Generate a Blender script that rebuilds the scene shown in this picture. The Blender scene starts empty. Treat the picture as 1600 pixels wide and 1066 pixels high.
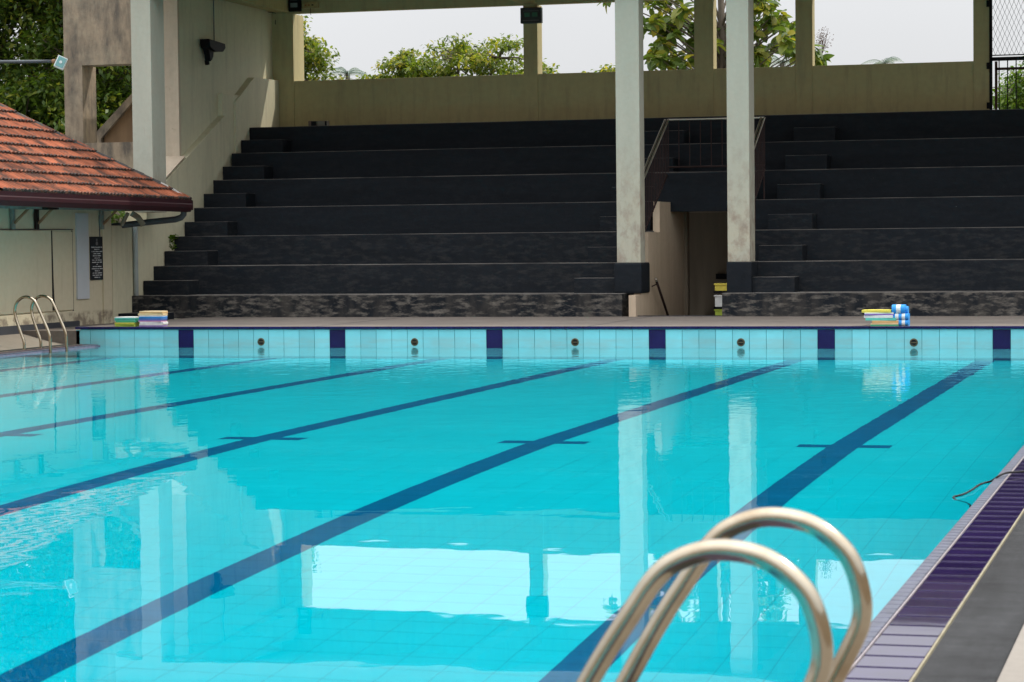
import bpy, math, random
import numpy as np
from mathutils import Vector, Matrix, Euler
random.seed(7)
rng = np.random.default_rng(7)
SC = bpy.context.scene
COL = SC.collection
PI = math.pi

# ------------------------------------------------------------------ camera
CAM = np.array([15.30688, -35.6138, 1.60911]); FPX = 3858.05
_yaw, _pitch, _roll = -.2746, .0410, -.0106
def _basis():
    cy, sy = math.cos(_yaw), math.sin(_yaw); cp, sp = math.cos(_pitch), math.sin(_pitch); cr, sr = math.cos(_roll), math.sin(_roll)
    f = np.array([sy*cp, cy*cp, -sp]); r = np.array([cy, -sy, 0]); u = np.cross(r, f)
    return r*cr+u*sr, -r*sr+u*cr, f
RT, UP, FW = _basis()
def at(x, y, ax, v):
    """point of the photograph's pixel (1600 wide) on the plane axis=v"""
    d = FW+RT*(x-800)/FPX-UP*(y-533)/FPX
    return CAM+d*((v-CAM[ax])/d[ax])
cam = bpy.data.cameras.new('camera'); cam.sensor_width = 36; cam.lens = FPX/1600*36
cam.clip_start = .05; cam.clip_end = 3000
cam.dof.use_dof = True; cam.dof.focus_distance = 38; cam.dof.aperture_fstop = 8.5
co = bpy.data.objects.new('camera', cam); COL.objects.link(co)
co.matrix_world = Matrix(((RT[0], UP[0], -FW[0], CAM[0]), (RT[1], UP[1], -FW[1], CAM[1]), (RT[2], UP[2], -FW[2], CAM[2]), (0, 0, 0, 1)))
SC.camera = co

# ------------------------------------------------------------------ light
SUN = Vector((1.25, 1.0, 1.95)).normalized()
SKY_H, SKY_Z = .775, 3.75            # radiance of the hazy sky at the horizon and overhead
elev = math.asin(SUN.z)
w = bpy.data.worlds.new('World'); SC.world = w; w.use_nodes = True
nt = w.node_tree; nt.nodes.clear()
def N(nt, t, **k):
    n = nt.nodes.new(t)
    for a, b in k.items():
        if a.startswith('i_'):
            key = a[2:]; key = int(key) if key.isdigit() else key.replace('_', ' ')
            n.inputs[key].default_value = b
        else: setattr(n, a, b)
    return n
L = lambda nt, a, b: nt.links.new(a, b)
out = N(nt, 'ShaderNodeOutputWorld'); bg = N(nt, 'ShaderNodeBackground', i_Strength=.1)
sky = N(nt, 'ShaderNodeTexSky', sky_type='NISHITA', sun_disc=False)
sky.sun_elevation = elev; sky.sun_rotation = math.atan2(SUN.x, SUN.y); sky.dust_density = 4; sky.air_density = 1
tc = N(nt, 'ShaderNodeTexCoord'); sx = N(nt, 'ShaderNodeSeparateXYZ'); L(nt, tc.outputs['Generated'], sx.inputs[0])
zc_ = N(nt, 'ShaderNodeMath', operation='MAXIMUM'); zc_.inputs[1].default_value = 0.; L(nt, sx.outputs['Z'], zc_.inputs[0])
zp = N(nt, 'ShaderNodeMath', operation='POWER'); zp.inputs[1].default_value = 1.4; L(nt, zc_.outputs[0], zp.inputs[0])
mr = N(nt, 'ShaderNodeMapRange', i_1=0., i_2=1., i_3=SKY_H*10, i_4=SKY_Z*10); L(nt, zp.outputs[0], mr.inputs[0])
cl = N(nt, 'ShaderNodeTexNoise', i_Scale=2.2, i_Detail=5.0, i_Roughness=.55); L(nt, tc.outputs['Generated'], cl.inputs['Vector'])
clr = N(nt, 'ShaderNodeMapRange', i_1=.3, i_2=.7, i_3=.95, i_4=1.05); L(nt, cl.outputs[0], clr.inputs[0])
mm = N(nt, 'ShaderNodeMath', operation='MULTIPLY'); L(nt, mr.outputs[0], mm.inputs[0]); L(nt, clr.outputs[0], mm.inputs[1])
hc = N(nt, 'ShaderNodeVectorMath', operation='SCALE'); hc.inputs[0].default_value = (.975, .99, 1.015); L(nt, mm.outputs[0], hc.inputs['Scale'])
mx = N(nt, 'ShaderNodeMix', data_type='RGBA'); mx.inputs[0].default_value = .93
L(nt, sky.outputs[0], mx.inputs[6]); L(nt, hc.outputs[0], mx.inputs[7])
L(nt, mx.outputs[2], bg.inputs[0]); L(nt, bg.outputs[0], out.inputs[0])
sl = bpy.data.lights.new('sun', 'SUN'); sl.energy = 2.6; sl.angle = math.radians(.9); sl.color = (1, .93, .82)
so = bpy.data.objects.new('sun', sl); COL.objects.link(so); so.rotation_euler = SUN.to_track_quat('Z', 'Y').to_euler()
vs = SC.view_settings; SC.display_settings.display_device = 'sRGB'
vs.view_transform = 'Standard'; vs.look = 'None'; vs.exposure = 0; vs.gamma = 1; vs.use_curve_mapping = False
cy = SC.cycles
cy.max_bounces = 12; cy.transmission_bounces = 10; cy.diffuse_bounces = 6; cy.glossy_bounces = 5; cy.transparent_max_bounces = 12
cy.caustics_refractive = True; cy.caustics_reflective = True; cy.blur_glossy = .2
cy.sample_clamp_indirect = 4; cy.sample_clamp_direct = 0; cy.use_denoising = True

# ------------------------------------------------------------------ materials
MATS = {}
def mat(name, col, rough=.8, noise=None, bump=None, metal=0., spec=.5, dirt=None, extra=None, coat=0.):
    """col base; noise=(scale, amount, detail); bump=(scale, distance); dirt=list of dicts"""
    m = bpy.data.materials.new(name); m.use_nodes = True; t = m.node_tree; p = t.nodes['Principled BSDF']
    p.inputs['Roughness'].default_value = rough; p.inputs['Metallic'].default_value = metal
    p.inputs['Specular IOR Level'].default_value = spec; p.inputs['Coat Weight'].default_value = coat
    tc = N(t, 'ShaderNodeTexCoord'); geo = N(t, 'ShaderNodeNewGeometry')
    col4 = (*col, 1)
    rgb = N(t, 'ShaderNodeRGB'); rgb.outputs[0].default_value = col4; c = rgb.outputs[0]
    if noise:
        for s, a, stretch in noise:
            mp = N(t, 'ShaderNodeMapping'); mp.inputs['Scale'].default_value = stretch; L(t, geo.outputs['Position'], mp.inputs[0])
            n = N(t, 'ShaderNodeTexNoise', i_Scale=s, i_Detail=6., i_Roughness=.6); L(t, mp.outputs[0], n.inputs['Vector'])
            r = N(t, 'ShaderNodeMapRange', i_1=.3, i_2=.7, i_3=1-a, i_4=1+a); L(t, n.outputs[0], r.inputs[0])
            v = N(t, 'ShaderNodeVectorMath', operation='SCALE'); L(t, c, v.inputs[0]); L(t, r.outputs[0], v.inputs['Scale']); c = v.outputs[0]
    for d in (dirt or []):
        # d: color, scale, stretch, lo, hi, amount, optional zrange (world z from..to fades) or gen (generated z range)
        mp = N(t, 'ShaderNodeMapping'); mp.inputs['Scale'].default_value = d.get('stretch', (1, 1, 1)); L(t, geo.outputs['Position'], mp.inputs[0])
        n = N(t, 'ShaderNodeTexNoise', i_Scale=d['scale'], i_Detail=d.get('detail', 8.), i_Roughness=d.get('rough', .65)); L(t, mp.outputs[0], n.inputs['Vector'])
        r = N(t, 'ShaderNodeMapRange', i_1=d['lo'], i_2=d['hi'], i_3=0., i_4=d['amount']); L(t, n.outputs[0], r.inputs[0]); f = r.outputs[0]
        for key in ('zr', 'gen'):
            if key in d:
                s = N(t, 'ShaderNodeSeparateXYZ'); L(t, geo.outputs['Position'] if key == 'zr' else tc.outputs['Generated'], s.inputs[0])
                r2 = N(t, 'ShaderNodeMapRange', i_1=d[key][0], i_2=d[key][1], i_3=0., i_4=1.); L(t, s.outputs['Z'], r2.inputs[0])
                q = N(t, 'ShaderNodeMath', operation='MULTIPLY'); L(t, f, q.inputs[0]); L(t, r2.outputs[0], q.inputs[1]); f = q.outputs[0]
        x = N(t, 'ShaderNodeMix', data_type='RGBA'); L(t, f, x.inputs[0]); L(t, c, x.inputs[6]); x.inputs[7].default_value = (*d['color'], 1); c = x.outputs[2]
    if extra == 'objrand' or extra == 'objrand2':
        oi = N(t, 'ShaderNodeObjectInfo'); r = N(t, 'ShaderNodeMapRange', i_1=0., i_2=1., i_3=.88 if extra == 'objrand' else .62, i_4=1.1 if extra == 'objrand' else 1.2); L(t, oi.outputs['Random'], r.inputs[0])
        v = N(t, 'ShaderNodeVectorMath', operation='SCALE'); L(t, c, v.inputs[0]); L(t, r.outputs[0], v.inputs['Scale']); c = v.outputs[0]
    L(t, c, p.inputs['Base Color'])
    if bump:
        n = N(t, 'ShaderNodeTexNoise', i_Scale=bump[0], i_Detail=6.); L(t, geo.outputs['Position'], n.inputs['Vector'])
        b = N(t, 'ShaderNodeBump', i_Distance=bump[1], i_Strength=1.); L(t, n.outputs[0], b.inputs['Height']); L(t, b.outputs[0], p.inputs['Normal'])
    MATS[name] = m
    return m
S1 = (1, 1, 1); SV = (3, 3, .35); SH = (.4, .4, 3)
CREAM = mat('cream_wall_paint', (.42, .355, .18), .75, [(1.3, .04, SV), (9, .05, S1)], (30, .002),
            dirt=[dict(color=(.17, .14, .09), scale=2.0, stretch=SV, lo=.50, hi=.75, amount=.45)])
COLP = mat('pale_column_paint', (.39, .385, .315), .7, [(1.5, .05, SV), (12, .04, S1)], (25, .002),
           dirt=[dict(color=(.46, .42, .31), scale=1.0, lo=.35, hi=.6, amount=.75, zr=(3.2, 1.6)),
                 dict(color=(.20, .13, .10), scale=5, lo=.46, hi=.66, amount=.7, zr=(3.6, 1.6), stretch=(1, 1, .7)),
                 dict(color=(.30, .22, .2), scale=3, stretch=SV, lo=.62, hi=.75, amount=.5)])
SIDEP = mat('pale_olive_side_wall_paint', (.55, .51, .36), .75, [(1.3, .04, (1, 1, .5)), (9, .04, S1)], (30, .002),
            dirt=[dict(color=(.20, .17, .12), scale=2.2, stretch=SV, lo=.58, hi=.8, amount=.3, zr=(2.4, 1.6)), dict(color=(.2, .18, .13), scale=1.6, stretch=SV, lo=.5, hi=.72, amount=.3)])
PINK = mat('faded_buff_plaster', (.47, .385, .29), .85, [(1.5, .10, SV), (10, .06, S1)], (30, .003),
           dirt=[dict(color=(.2, .15, .11), scale=5, lo=.62, hi=.72, amount=.5)])
TOWERM = mat('weathered_grey_plaster', (.27, .21, .15), .9, [(1.2, .2, SV), (7, .1, S1)], (20, .005),
             dirt=[dict(color=(.075, .066, .058), scale=1.6, stretch=(2, 2, .6), lo=.42, hi=.62, amount=.85),
                   dict(color=(.42, .35, .25), scale=1.1, lo=.5, hi=.7, amount=.5)])
BUFF = mat('buff_passage_plaster', (.46, .365, .265), .85, [(1.5, .08, SV), (9, .05, S1)], (30, .003))
def tierpaint(name, amt):
    return mat(name, (.0082, .0112, .0155), .68, [(2, .18, SH), (11, .12, S1)], (22, .003), spec=.14,
               dirt=[dict(color=(.21, .19, .165), scale=5.5, stretch=(.9, 1, 2.6), lo=.48, hi=.70, amount=amt, detail=10.),
                     dict(color=(.055, .05, .045), scale=2.2, stretch=(1.6, 1, .6), lo=.42, hi=.7, amount=amt*.9),
                     dict(color=(.22, .20, .18), scale=1.5, stretch=(.6, 1, 1), lo=.3, hi=.62, amount=.7, gen=(.975, .995)),
                     dict(color=(.5, .5, .48), scale=16, lo=.74, hi=.8, amount=.5)])
TIERW = tierpaint('black_paint_badly_worn', .85); TIERM = tierpaint('black_paint_worn', .09); TIERC = tierpaint('black_paint_faded', .02)
CONC = mat('brown_grey_concrete_deck', (.135, .112, .094), .8, [(1.2, .14, S1), (14, .12, S1)], (40, .003),
           dirt=[dict(color=(.06, .05, .045), scale=.9, lo=.5, hi=.7, amount=.5)])
DECKL = mat('beige_deck_concrete', (.22, .19, .15), .8, [(1.0, .12, S1), (14, .1, S1)], (40, .003))
DECKR = mat('pale_beige_deck_stone', (.20, .178, .152), .8, [(1.4, .06, S1), (20, .06, S1)], (50, .002))
BLDW = mat('cream_building_wall', (.50, .44, .31), .8, [(1.1, .04, (1, 1, .5)), (9, .04, S1)], (30, .003),
           dirt=[dict(color=(.12, .085, .06), scale=3.5, lo=.45, hi=.58, amount=.75, zr=(.50, .44)),
                 dict(color=(.25, .2, .14), scale=2.2, stretch=SV, lo=.58, hi=.8, amount=.4)])
PANELW = mat('greyed_white_board', (.43, .45, .47), .7, [(2, .05, S1)], (30, .001))
PLINTH = mat('black_plinth_paint', (.03, .032, .038), .7, [(3, .2, S1)])
TILE = mat('light_blue_glazed_tile', (.19, .56, .63), .25, [(2.5, .05, S1)], None, extra='objrand',
           dirt=[dict(color=(.26, .42, .42), scale=2.0, stretch=(1, 1, 6), lo=.35, hi=.6, amount=.5, zr=(.17, .11))])
FTILE = mat('pool_floor_tile', (.03, .90, .95), .35, [(.35, .04, S1), (3, .03, S1)], None)
GROUT = mat('dark_teal_grout', (.04, .22, .26), .9)
NAVY = mat('navy_glazed_tile', (.010, .009, .065), .25, [(3, .2, S1)], None, extra='objrand', spec=.2)
NAVYF = mat('navy_lane_tile', (.002, .17, .37), .35, [(3, .12, S1)])
COPEL = mat('dull_brown_purple_coping_tile', (.055, .04, .055), .5, [(6, .25, S1)], (5, .0006), extra='objrand', spec=.3)
COPE = mat('dark_purple_coping_tile', (.022, .012, .062), .035, [(6, .25, S1)], (5, .00022), extra='objrand', spec=.6)
MOSAIC = mat('slate_mosaic_tile', (.075, .08, .12), .3, [(20, .3, S1)], extra='objrand')
WGROUT = mat('pale_grout', (.27, .24, .25), .85, [(15, .2, S1)])
EDGEM = mat('yellowish_edge_mortar', (.26, .23, .15), .85, [(15, .2, S1)])
CGROUT = mat('lilac_grey_grout', (.16, .14, .2), .85, [(15, .2, S1)])
RUB = mat('dark_grey_drain_matting', (.034, .035, .037), .8, [(1.6, .4, (3, .25, 1)), (1.5, .3, (.4, 3, 1)), (9, .2, S1)], extra=None)
STEEL = mat('stainless_steel', (.45, .395, .305), .13, [(6, .08, S1)], (8, .0004), metal=1., dirt=[dict(color=(.22, .14, .07), scale=5, lo=.45, hi=.7, amount=.55)])
STEELD = mat('worn_rail_steel', (.42, .38, .32), .35, metal=.9)
RUST = mat('brown_painted_iron', (.030, .018, .017), .75, [(8, .2, S1)], spec=.15)
BLACKM = mat('black_iron', (.0035, .004, .006), .6, spec=.15)
GREENBLK = mat('black_sign_housing', (.010, .012, .015), .45)
SIGNG = mat('dim_green_panel', (.02, .11, .055), .4)
WHITEP = mat('white_print', (.5, .5, .5), .6)
DIMP = mat('grey_print', (.14, .14, .14), .6)
BOXY = mat('yellowed_box_paint', (.36, .27, .11), .6, [(12, .25, S1)])
ORG = mat('rusty_orange_mark', (.30, .09, .02), .6)
GUT = mat('maroon_gutter_paint', (.030, .008, .011), .5, [(5, .12, S1)], spec=.22)
ROOFT = mat('clay_roof_tile', (.25, .078, .040), .85, [(3.5, .25, S1), (20, .25, (.4, 2.5, .4))], (40, .004), extra='objrand2', spec=.12,
            dirt=[dict(color=(.045, .03, .025), scale=2.4, lo=.47, hi=.60, amount=.85),
                  dict(color=(.30, .13, .08), scale=3.3, lo=.58, hi=.72, amount=.6)])
ROOFE = mat('dark_tile_lip', (.035, .024, .02), .9, [(16, .7, S1)], (40, .006), dirt=[dict(color=(.24, .085, .045), scale=9, lo=.5, hi=.62, amount=.9)])  # tile front edge darker than its face, mottled with clay red
RIDGE = mat('dark_ridge_mortar', (.045, .04, .037), .9, [(6, .4, S1)], (20, .01))
MORT = mat('pale_mortar_patch', (.42, .40, .37), .9, [(12, .25, S1)], (30, .01))
WOOD = mat('weathered_bracket_wood', (.22, .12, .06), .8, [(10, .3, S1)])
GREYW = mat('grey_bracket_paint', (.20, .22, .20), .8, [(8, .2, S1)])
PIPE = mat('dark_grey_pipe', (.065, .075, .085), .5, [(5, .15, S1)])
PIPEL = mat('pale_blue_grey_pipe', (.30, .34, .33), .6, [(5, .1, S1)])
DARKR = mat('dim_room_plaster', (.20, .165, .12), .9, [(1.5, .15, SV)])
LAMPW = mat('floodlight_housing', (.62, .66, .66), .45)
LAMPG = mat('teal_floodlight_glass', (.10, .30, .30), .08, spec=.8)
BARK = mat('tree_bark', (.10, .08, .06), .9, [(6, .3, SV)], (15, .02))
HOSE = mat('black_rubber_hose', (.006, .006, .006), .6, spec=.2)
SOIL = mat('ground_soil_and_grass', (.09, .10, .05), .95, [(.3, .25, S1), (4, .2, S1)], (6, .03))
HALO = mat('painted_gap_shade', (.006, .006, .006), .9)  # black colour stands for the shade inside the shutter gap and inlet sockets
BROWNB = mat('brown_printed_card', (.13, .08, .06), .7, [(20, .4, S1)])
def flat(n, c, r=.7): return mat(n, c, r, [(14, .1, S1)])
FO = dict(orange=flat('orange_foam', (.62, .36, .15)), cream=flat('cream_foam', (.66, .50, .28)), pink=flat('pink_foam', (.55, .32, .42)),
          blue=flat('blue_foam', (.05, .15, .42)), white=flat('white_foam', (.66, .67, .66)), purple=flat('purple_foam', (.22, .12, .40)),
          teal=flat('teal_foam', (.10, .50, .40)), lime=flat('lime_foam', (.36, .46, .05)), yellow=flat('yellow_foam', (.68, .56, .08)),
          green=flat('green_foam', (.05, .35, .18)), sky=flat('bright_blue_foam', (.02, .26, .66)))
def leafmat(name, c1, c2, c3, trans=.35):
    m = bpy.data.materials.new(name); m.use_nodes = True; t = m.node_tree; t.nodes.clear()
    o = N(t, 'ShaderNodeOutputMaterial'); p = N(t, 'ShaderNodeBsdfPrincipled', i_Roughness=.45); p.inputs['Specular IOR Level'].default_value = .35
    tr = N(t, 'ShaderNodeBsdfTranslucent'); a = N(t, 'ShaderNodeAttribute', attribute_name='tint')
    cr = N(t, 'ShaderNodeValToRGB'); e = cr.color_ramp.elements; e[0].color = (*c1, 1); e[1].color = (*c3, 1); e[1].position = 1
    k = e.new(.6); k.color = (*c2, 1)
    L(t, a.outputs['Fac'], cr.inputs[0]); L(t, cr.outputs[0], p.inputs['Base Color'])
    tc2 = N(t, 'ShaderNodeVectorMath', operation='MULTIPLY'); tc2.inputs[1].default_value = (1.5, 1.5, .6); L(t, cr.outputs[0], tc2.inputs[0]); L(t, tc2.outputs[0], tr.inputs[0])
    ms = N(t, 'ShaderNodeMixShader'); ms.inputs[0].default_value = trans; L(t, p.outputs[0], ms.inputs[1]); L(t, tr.outputs[0], ms.inputs[2]); L(t, ms.outputs[0], o.inputs[0])
    return m
LEAFD = leafmat('dark_broadleaf_foliage', (.02, .05, .01), (.085, .14, .022), (.25, .25, .04), .45)
LEAFM = leafmat('yellow_green_foliage', (.03, .06, .01), (.14, .19, .028), (.38, .32, .055), .45)
LEAFT = leafmat('large_leaf_foliage', (.03, .07, .015), (.11, .165, .03), (.36, .29, .05), .4)
LEAFP = leafmat('haze_tinted_palm_fronds', (.12, .17, .15), (.16, .21, .18), (.2, .24, .2), .2)  # pale grey-green puts the distance haze into the frond colour
LEAFF = leafmat('fresh_green_foliage', (.03, .07, .01), (.10, .17, .02), (.20, .24, .05), .45)

# ------------------------------------------------------------------ mesh helpers
class MB:
    def __init__(s): s.v = []; s.f = []; s.mi = []
    def quad(s, pts, mi=0):
        n = len(s.v); s.v += [tuple(map(float, p)) for p in pts]; s.f.append(tuple(range(n, n+len(pts)))); s.mi.append(mi)
    def box(s, x0, x1, y0, y1, z0, z1, mi=0):
        n = len(s.v)
        s.v += [(x0, y0, z0), (x1, y0, z0), (x1, y1, z0), (x0, y1, z0), (x0, y0, z1), (x1, y0, z1), (x1, y1, z1), (x0, y1, z1)]
        for q in ((0, 3, 2, 1), (4, 5, 6, 7), (0, 1, 5, 4), (1, 2, 6, 5), (2, 3, 7, 6), (3, 0, 4, 7)):
            s.f.append(tuple(n+i for i in q)); s.mi.append(mi)
        return s
    def prism(s, poly, axis, a, b, mi=0):
        """polygon in the two other axes, extruded along axis from a to b"""
        n = len(s.v); k = len(poly)
        for t in (a, b):
            for p in poly:
                q = list(p); q.insert(axis, t); s.v.append(tuple(map(float, q)))
        s.f.append(tuple(n+i for i in range(k))); s.f.append(tuple(n+k+i for i in reversed(range(k)))); s.mi += [mi, mi]
        for i in range(k):
            j = (i+1) % k; s.f.append((n+i, n+k+i, n+k+j, n+j)); s.mi.append(mi)
        return s
    def tube(s, pts, r, seg=12, mi=0, caps=True):
        pts = [Vector(p) for p in pts]; rs = r if isinstance(r, (list, tuple)) else [r]*len(pts)
        n0 = len(s.v); prev = None
        for i, p in enumerate(pts):
            d = (pts[min(i+1, len(pts)-1)]-pts[max(i-1, 0)]).normalized()
            if prev is None:
                a = Vector((0, 0, 1)) if abs(d.z) < .9 else Vector((1, 0, 0)); u = d.cross(a).normalized()
            else: u = (prev-d*prev.dot(d)).normalized()
            prev = u; v = d.cross(u)
            for k in range(seg):
                t = 2*PI*k/seg; s.v.append(tuple(p+(u*math.cos(t)+v*math.sin(t))*rs[i]))
        for i in range(len(pts)-1):
            for k in range(seg):
                k2 = (k+1) % seg; s.f.append((n0+i*seg+k, n0+i*seg+k2, n0+(i+1)*seg+k2, n0+(i+1)*seg+k)); s.mi.append(mi)
        if caps:
            s.f.append(tuple(n0+k for k in reversed(range(seg)))); s.mi.append(mi)
            m0 = n0+(len(pts)-1)*seg; s.f.append(tuple(m0+k for k in range(seg))); s.mi.append(mi)
        return s
    def mesh(s, name, mats, smooth=False, bevel=0):
        me = bpy.data.meshes.new(name); me.from_pydata(s.v, [], s.f); 
        for m in (mats if isinstance(mats, (list, tuple)) else [mats]): me.materials.append(m)
        me.polygons.foreach_set('material_index', s.mi)
        import bmesh
        bm = bmesh.new(); bm.from_mesh(me); bmesh.ops.recalc_face_normals(bm, faces=bm.faces)
        if bevel: bmesh.ops.bevel(bm, geom=list(bm.edges), offset=bevel, segments=2, affect='EDGES', profile=.6)
        bm.to_mesh(me); bm.free()
        if smooth:
            me.polygons.foreach_set('use_smooth', [True]*len(me.polygons))
        me.update(); return me
    def build(s, name, mats, parent=None, smooth=False, bevel=0):
        o = bpy.data.objects.new(name, s.mesh(name, mats, smooth, bevel)); COL.objects.link(o); o.parent = parent
        return o
def smooth_curved(o, ang=35):
    import bmesh
    bm = bmesh.new(); bm.from_mesh(o.data)
    for f in bm.faces: f.smooth = True
    for e in bm.edges:
        if len(e.link_faces) == 2 and e.calc_face_angle() > math.radians(ang): e.smooth = False
    bm.to_mesh(o.data); bm.free()
def tag(o, label=None, cat=None, group=None, kind=None):
    if label: o['label'] = label
    if cat: o['category'] = cat
    if group: o['group'] = group
    if kind: o['kind'] = kind
    return o
def thing(name, label, cat, loc=(0, 0, 0), group=None):
    o = bpy.data.objects.new(name, None); COL.objects.link(o); o.location = loc; o.empty_display_size = .2
    bpy.context.view_layer.update() if False else None
    return tag(o, label, cat, group)
def inst(name, me, parent, loc, rot=(0, 0, 0), scale=(1, 1, 1)):
    o = bpy.data.objects.new(name, me); COL.objects.link(o); o.parent = parent; o.location = loc; o.rotation_euler = rot; o.scale = scale
    return o
def structure(o): o['kind'] = 'structure'; return o
def box(name, m, parent, *b, bevel=0): return MB().box(*b).build(name, m, parent, bevel=bevel)

# ------------------------------------------------------------------ ground, pool, decks
XL, XR, YN = -1.47, 14.0, -50.0           # pool edges, near end
DZ = .305                                  # raised far deck
structure(MB().box(-400, -9, -400, 900, -3.2, -.06).build('ground', SOIL))
g = MB(); g.box(22, 400, -400, 900, -3.2, -.06); g.box(-9, 22, 15.5, 900, -3.2, -.06); g.box(-9, 22, -400, YN-4, -3.2, -.06)
structure(g.build('ground', SOIL))
PROF = [(0.0, .80), (-16, .84), (-19.2, 1.2), (-22, 1.6), (-25, 1.97), (-30, 2.4), (-50, 2.5)]
def depth(y):
    for (a, da), (b, db) in zip(PROF, PROF[1:]):
        if y >= b: return da+(db-da)*(a-y)/(a-b)
    return PROF[-1][1]
# floor slab under the tiles
ys = [0]+[p[0] for p in PROF[1:]]
mb = MB()
for a, b in zip(ys, ys[1:]): mb.quad([(XL-.3, b, -depth(b)), (XR+.3, b, -depth(b)), (XR+.3, a, -depth(a)), (XL-.3, a, -depth(a))])
floor = structure(mb.build('pool_floor', mat('pool_floor_grout', (.02, .52, .62), .9)))
# floor tiles 0.25 m, real joints of 4 mm, the 300 largest in the picture as objects
P = .25; G = .0035
tb = MB().box(-P/2+G/2, P/2-G/2, -P/2+G/2, P/2-G/2, .001, .006); tme = tb.mesh('floor_tile', FTILE)
nx = int(round((XR-XL)/P)); x0 = XR-nx*P
V = []; F = []; MI = []; ntile = 0
lanes = [0, 2.5, 5, 7.5, 10, 12.5]
def isnavy(xc, yc):
    for lx in lanes:
        if abs(xc-lx) < .01 and yc < -2.75: return True
        if abs(xc-lx) < .3 and abs(yc+15.8) < .13: return True
    return False
cells = []
j = 0
while True:
    yc = -2.70-P/2-j*P
    if yc < -33: break
    for i in range(nx+1):
        xc = 12.5+(i-(nx-6))*P
        if xc < XL-.05 or xc > XR+.05: continue
        cells.append((xc, yc))
    j += 1
near = sorted(cells, key=lambda c: (c[0]-10.5)**2*.6+(c[1]+23.5)**2)
near = [c for c in near if not isnavy(*c)][:298]; nearset = set(near)
tilt = {}
for c in near:
    d0, d1 = depth(c[1]+P/2), depth(c[1]-P/2)
    inst('tile', tme, floor, (c[0], c[1], -(d0+d1)/2), (math.atan2(d1-d0, P), 0, 0))
V = []; F = []
Vn = []; Fn = []
for c in cells:
    if c in nearset: continue
    navy = isnavy(*c)
    h = P/2-G/2; ya, yb = c[1]-h, c[1]+h; za, zb = -depth(ya)+.006, -depth(yb)+.006
    if navy: za += .003; zb += .003
    vv, ff = (Vn, Fn) if navy else (V, F)
    n = len(vv); a, b = c[0]-h, c[0]+h
    vv += [(a, ya, za), (b, ya, za), (b, yb, zb), (a, yb, zb), (a, ya, za-.006), (b, ya, za-.006), (b, yb, zb-.006), (a, yb, zb-.006)]
    ff += [(n, n+1, n+2, n+3), (n+4, n+5, n+1, n), (n+5, n+6, n+2, n+1), (n+6, n+7, n+3, n+2), (n+7, n+4, n, n+3)]
def stuffmesh(name, V, F, m, parent):
    me = bpy.data.meshes.new(name); me.from_pydata(V, [], F); me.materials.append(m); me.update()
    o = bpy.data.objects.new(name, me); COL.objects.link(o); o.parent = parent; o['kind'] = 'stuff'; return o
stuffmesh('floor_tiling', V, F, FTILE, floor)
# lane lines: one part per lane
for lx in lanes:
    vv = []; ff = []
    for k in range(0, len(Vn), 8):
        if abs(Vn[k][0]-(lx)) < .45:
            n = len(vv); vv += Vn[k:k+8]
            ff += [(n, n+1, n+2, n+3), (n+4, n+5, n+1, n), (n+5, n+6, n+2, n+1), (n+6, n+7, n+3, n+2), (n+7, n+4, n, n+3)]
    me = bpy.data.meshes.new('lane_line'); me.from_pydata(vv, [], ff); me.materials.append(NAVYF); me.update()
    o = bpy.data.objects.new('lane_line', me); COL.objects.link(o); o.parent = floor
    o['label'] = 'dark blue tiled lane line with a short cross bar on the pool floor'
    # continue toward the near end
    for a, b in ((-33, -50),):
        pass
mb = MB()
for lx in lanes: mb.quad([(lx-.12, -50, -depth(-50)+.008), (lx+.12, -50, -depth(-50)+.008), (lx+.12, -33.1, -depth(-33.1)+.008), (lx-.12, -33.1, -depth(-33.1)+.008)])
mb.build('lane_line', NAVYF, floor)
mb = MB(); mb.quad([(XL, -50, -depth(-50)+.005), (XR, -50, -depth(-50)+.005), (XR, -33.01, -depth(-33.01)+.005), (XL, -33.01, -depth(-33.01)+.005)])
mb.build('floor_surface', FTILE, floor)
# shallow ledge in front of the far wall
LED = -.34
led = structure(MB().box(XL-.3, XR+.3, -2.70, .10, -1.2, LED).build('pool_ledge', GROUT, bevel=0))
V = []; F = []
for i in range(nx+1):
    for j in range(11):
        xc = 12.5+(i-(nx-6))*P; yc = -.125-j*P
        if yc < -2.6 or xc < XL-.05 or xc > XR+.05: continue
        n = len(V); h = P/2-G/2
        V += [(xc-h, yc-h, LED+.006), (xc+h, yc-h, LED+.006), (xc+h, yc+h, LED+.006), (xc-h, yc+h, LED+.006)]; F.append((n, n+1, n+2, n+3))
stuffmesh('ledge_tiling', V, F, TILE, led)
# pool side walls
wr = structure(MB().box(XR, XR+.6, YN, .1, -3, -.005).build('pool_side_wall', GROUT))
wl = structure(MB().box(XL-.6, XL, YN, .1, -3, -.005).build('pool_side_wall', GROUT))
wn = structure(MB().box(XL-.6, XR+.6, YN-.5, YN, -3, .02).build('pool_end_wall', TILE))
for wobj, xs, sgn in ((wr, XR, -1), (wl, XL, 1)):
    V = []; F = []
    for j in range(int(50/P)):
        for k in range(10):
            yc = -.125-j*P; za = -.01-k*P; zb = max(za-P+G, -depth(yc)-.05)
            if za < -depth(yc)-.05: continue
            n = len(V); xx = xs+sgn*.006
            V += [(xx, yc-P/2+G, zb), (xx, yc+P/2-G, zb), (xx, yc+P/2-G, za), (xx, yc-P/2+G, za)]; F.append((n, n+1, n+2, n+3))
    stuffmesh('wall_tiling', V, F, TILE, wobj)
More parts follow.
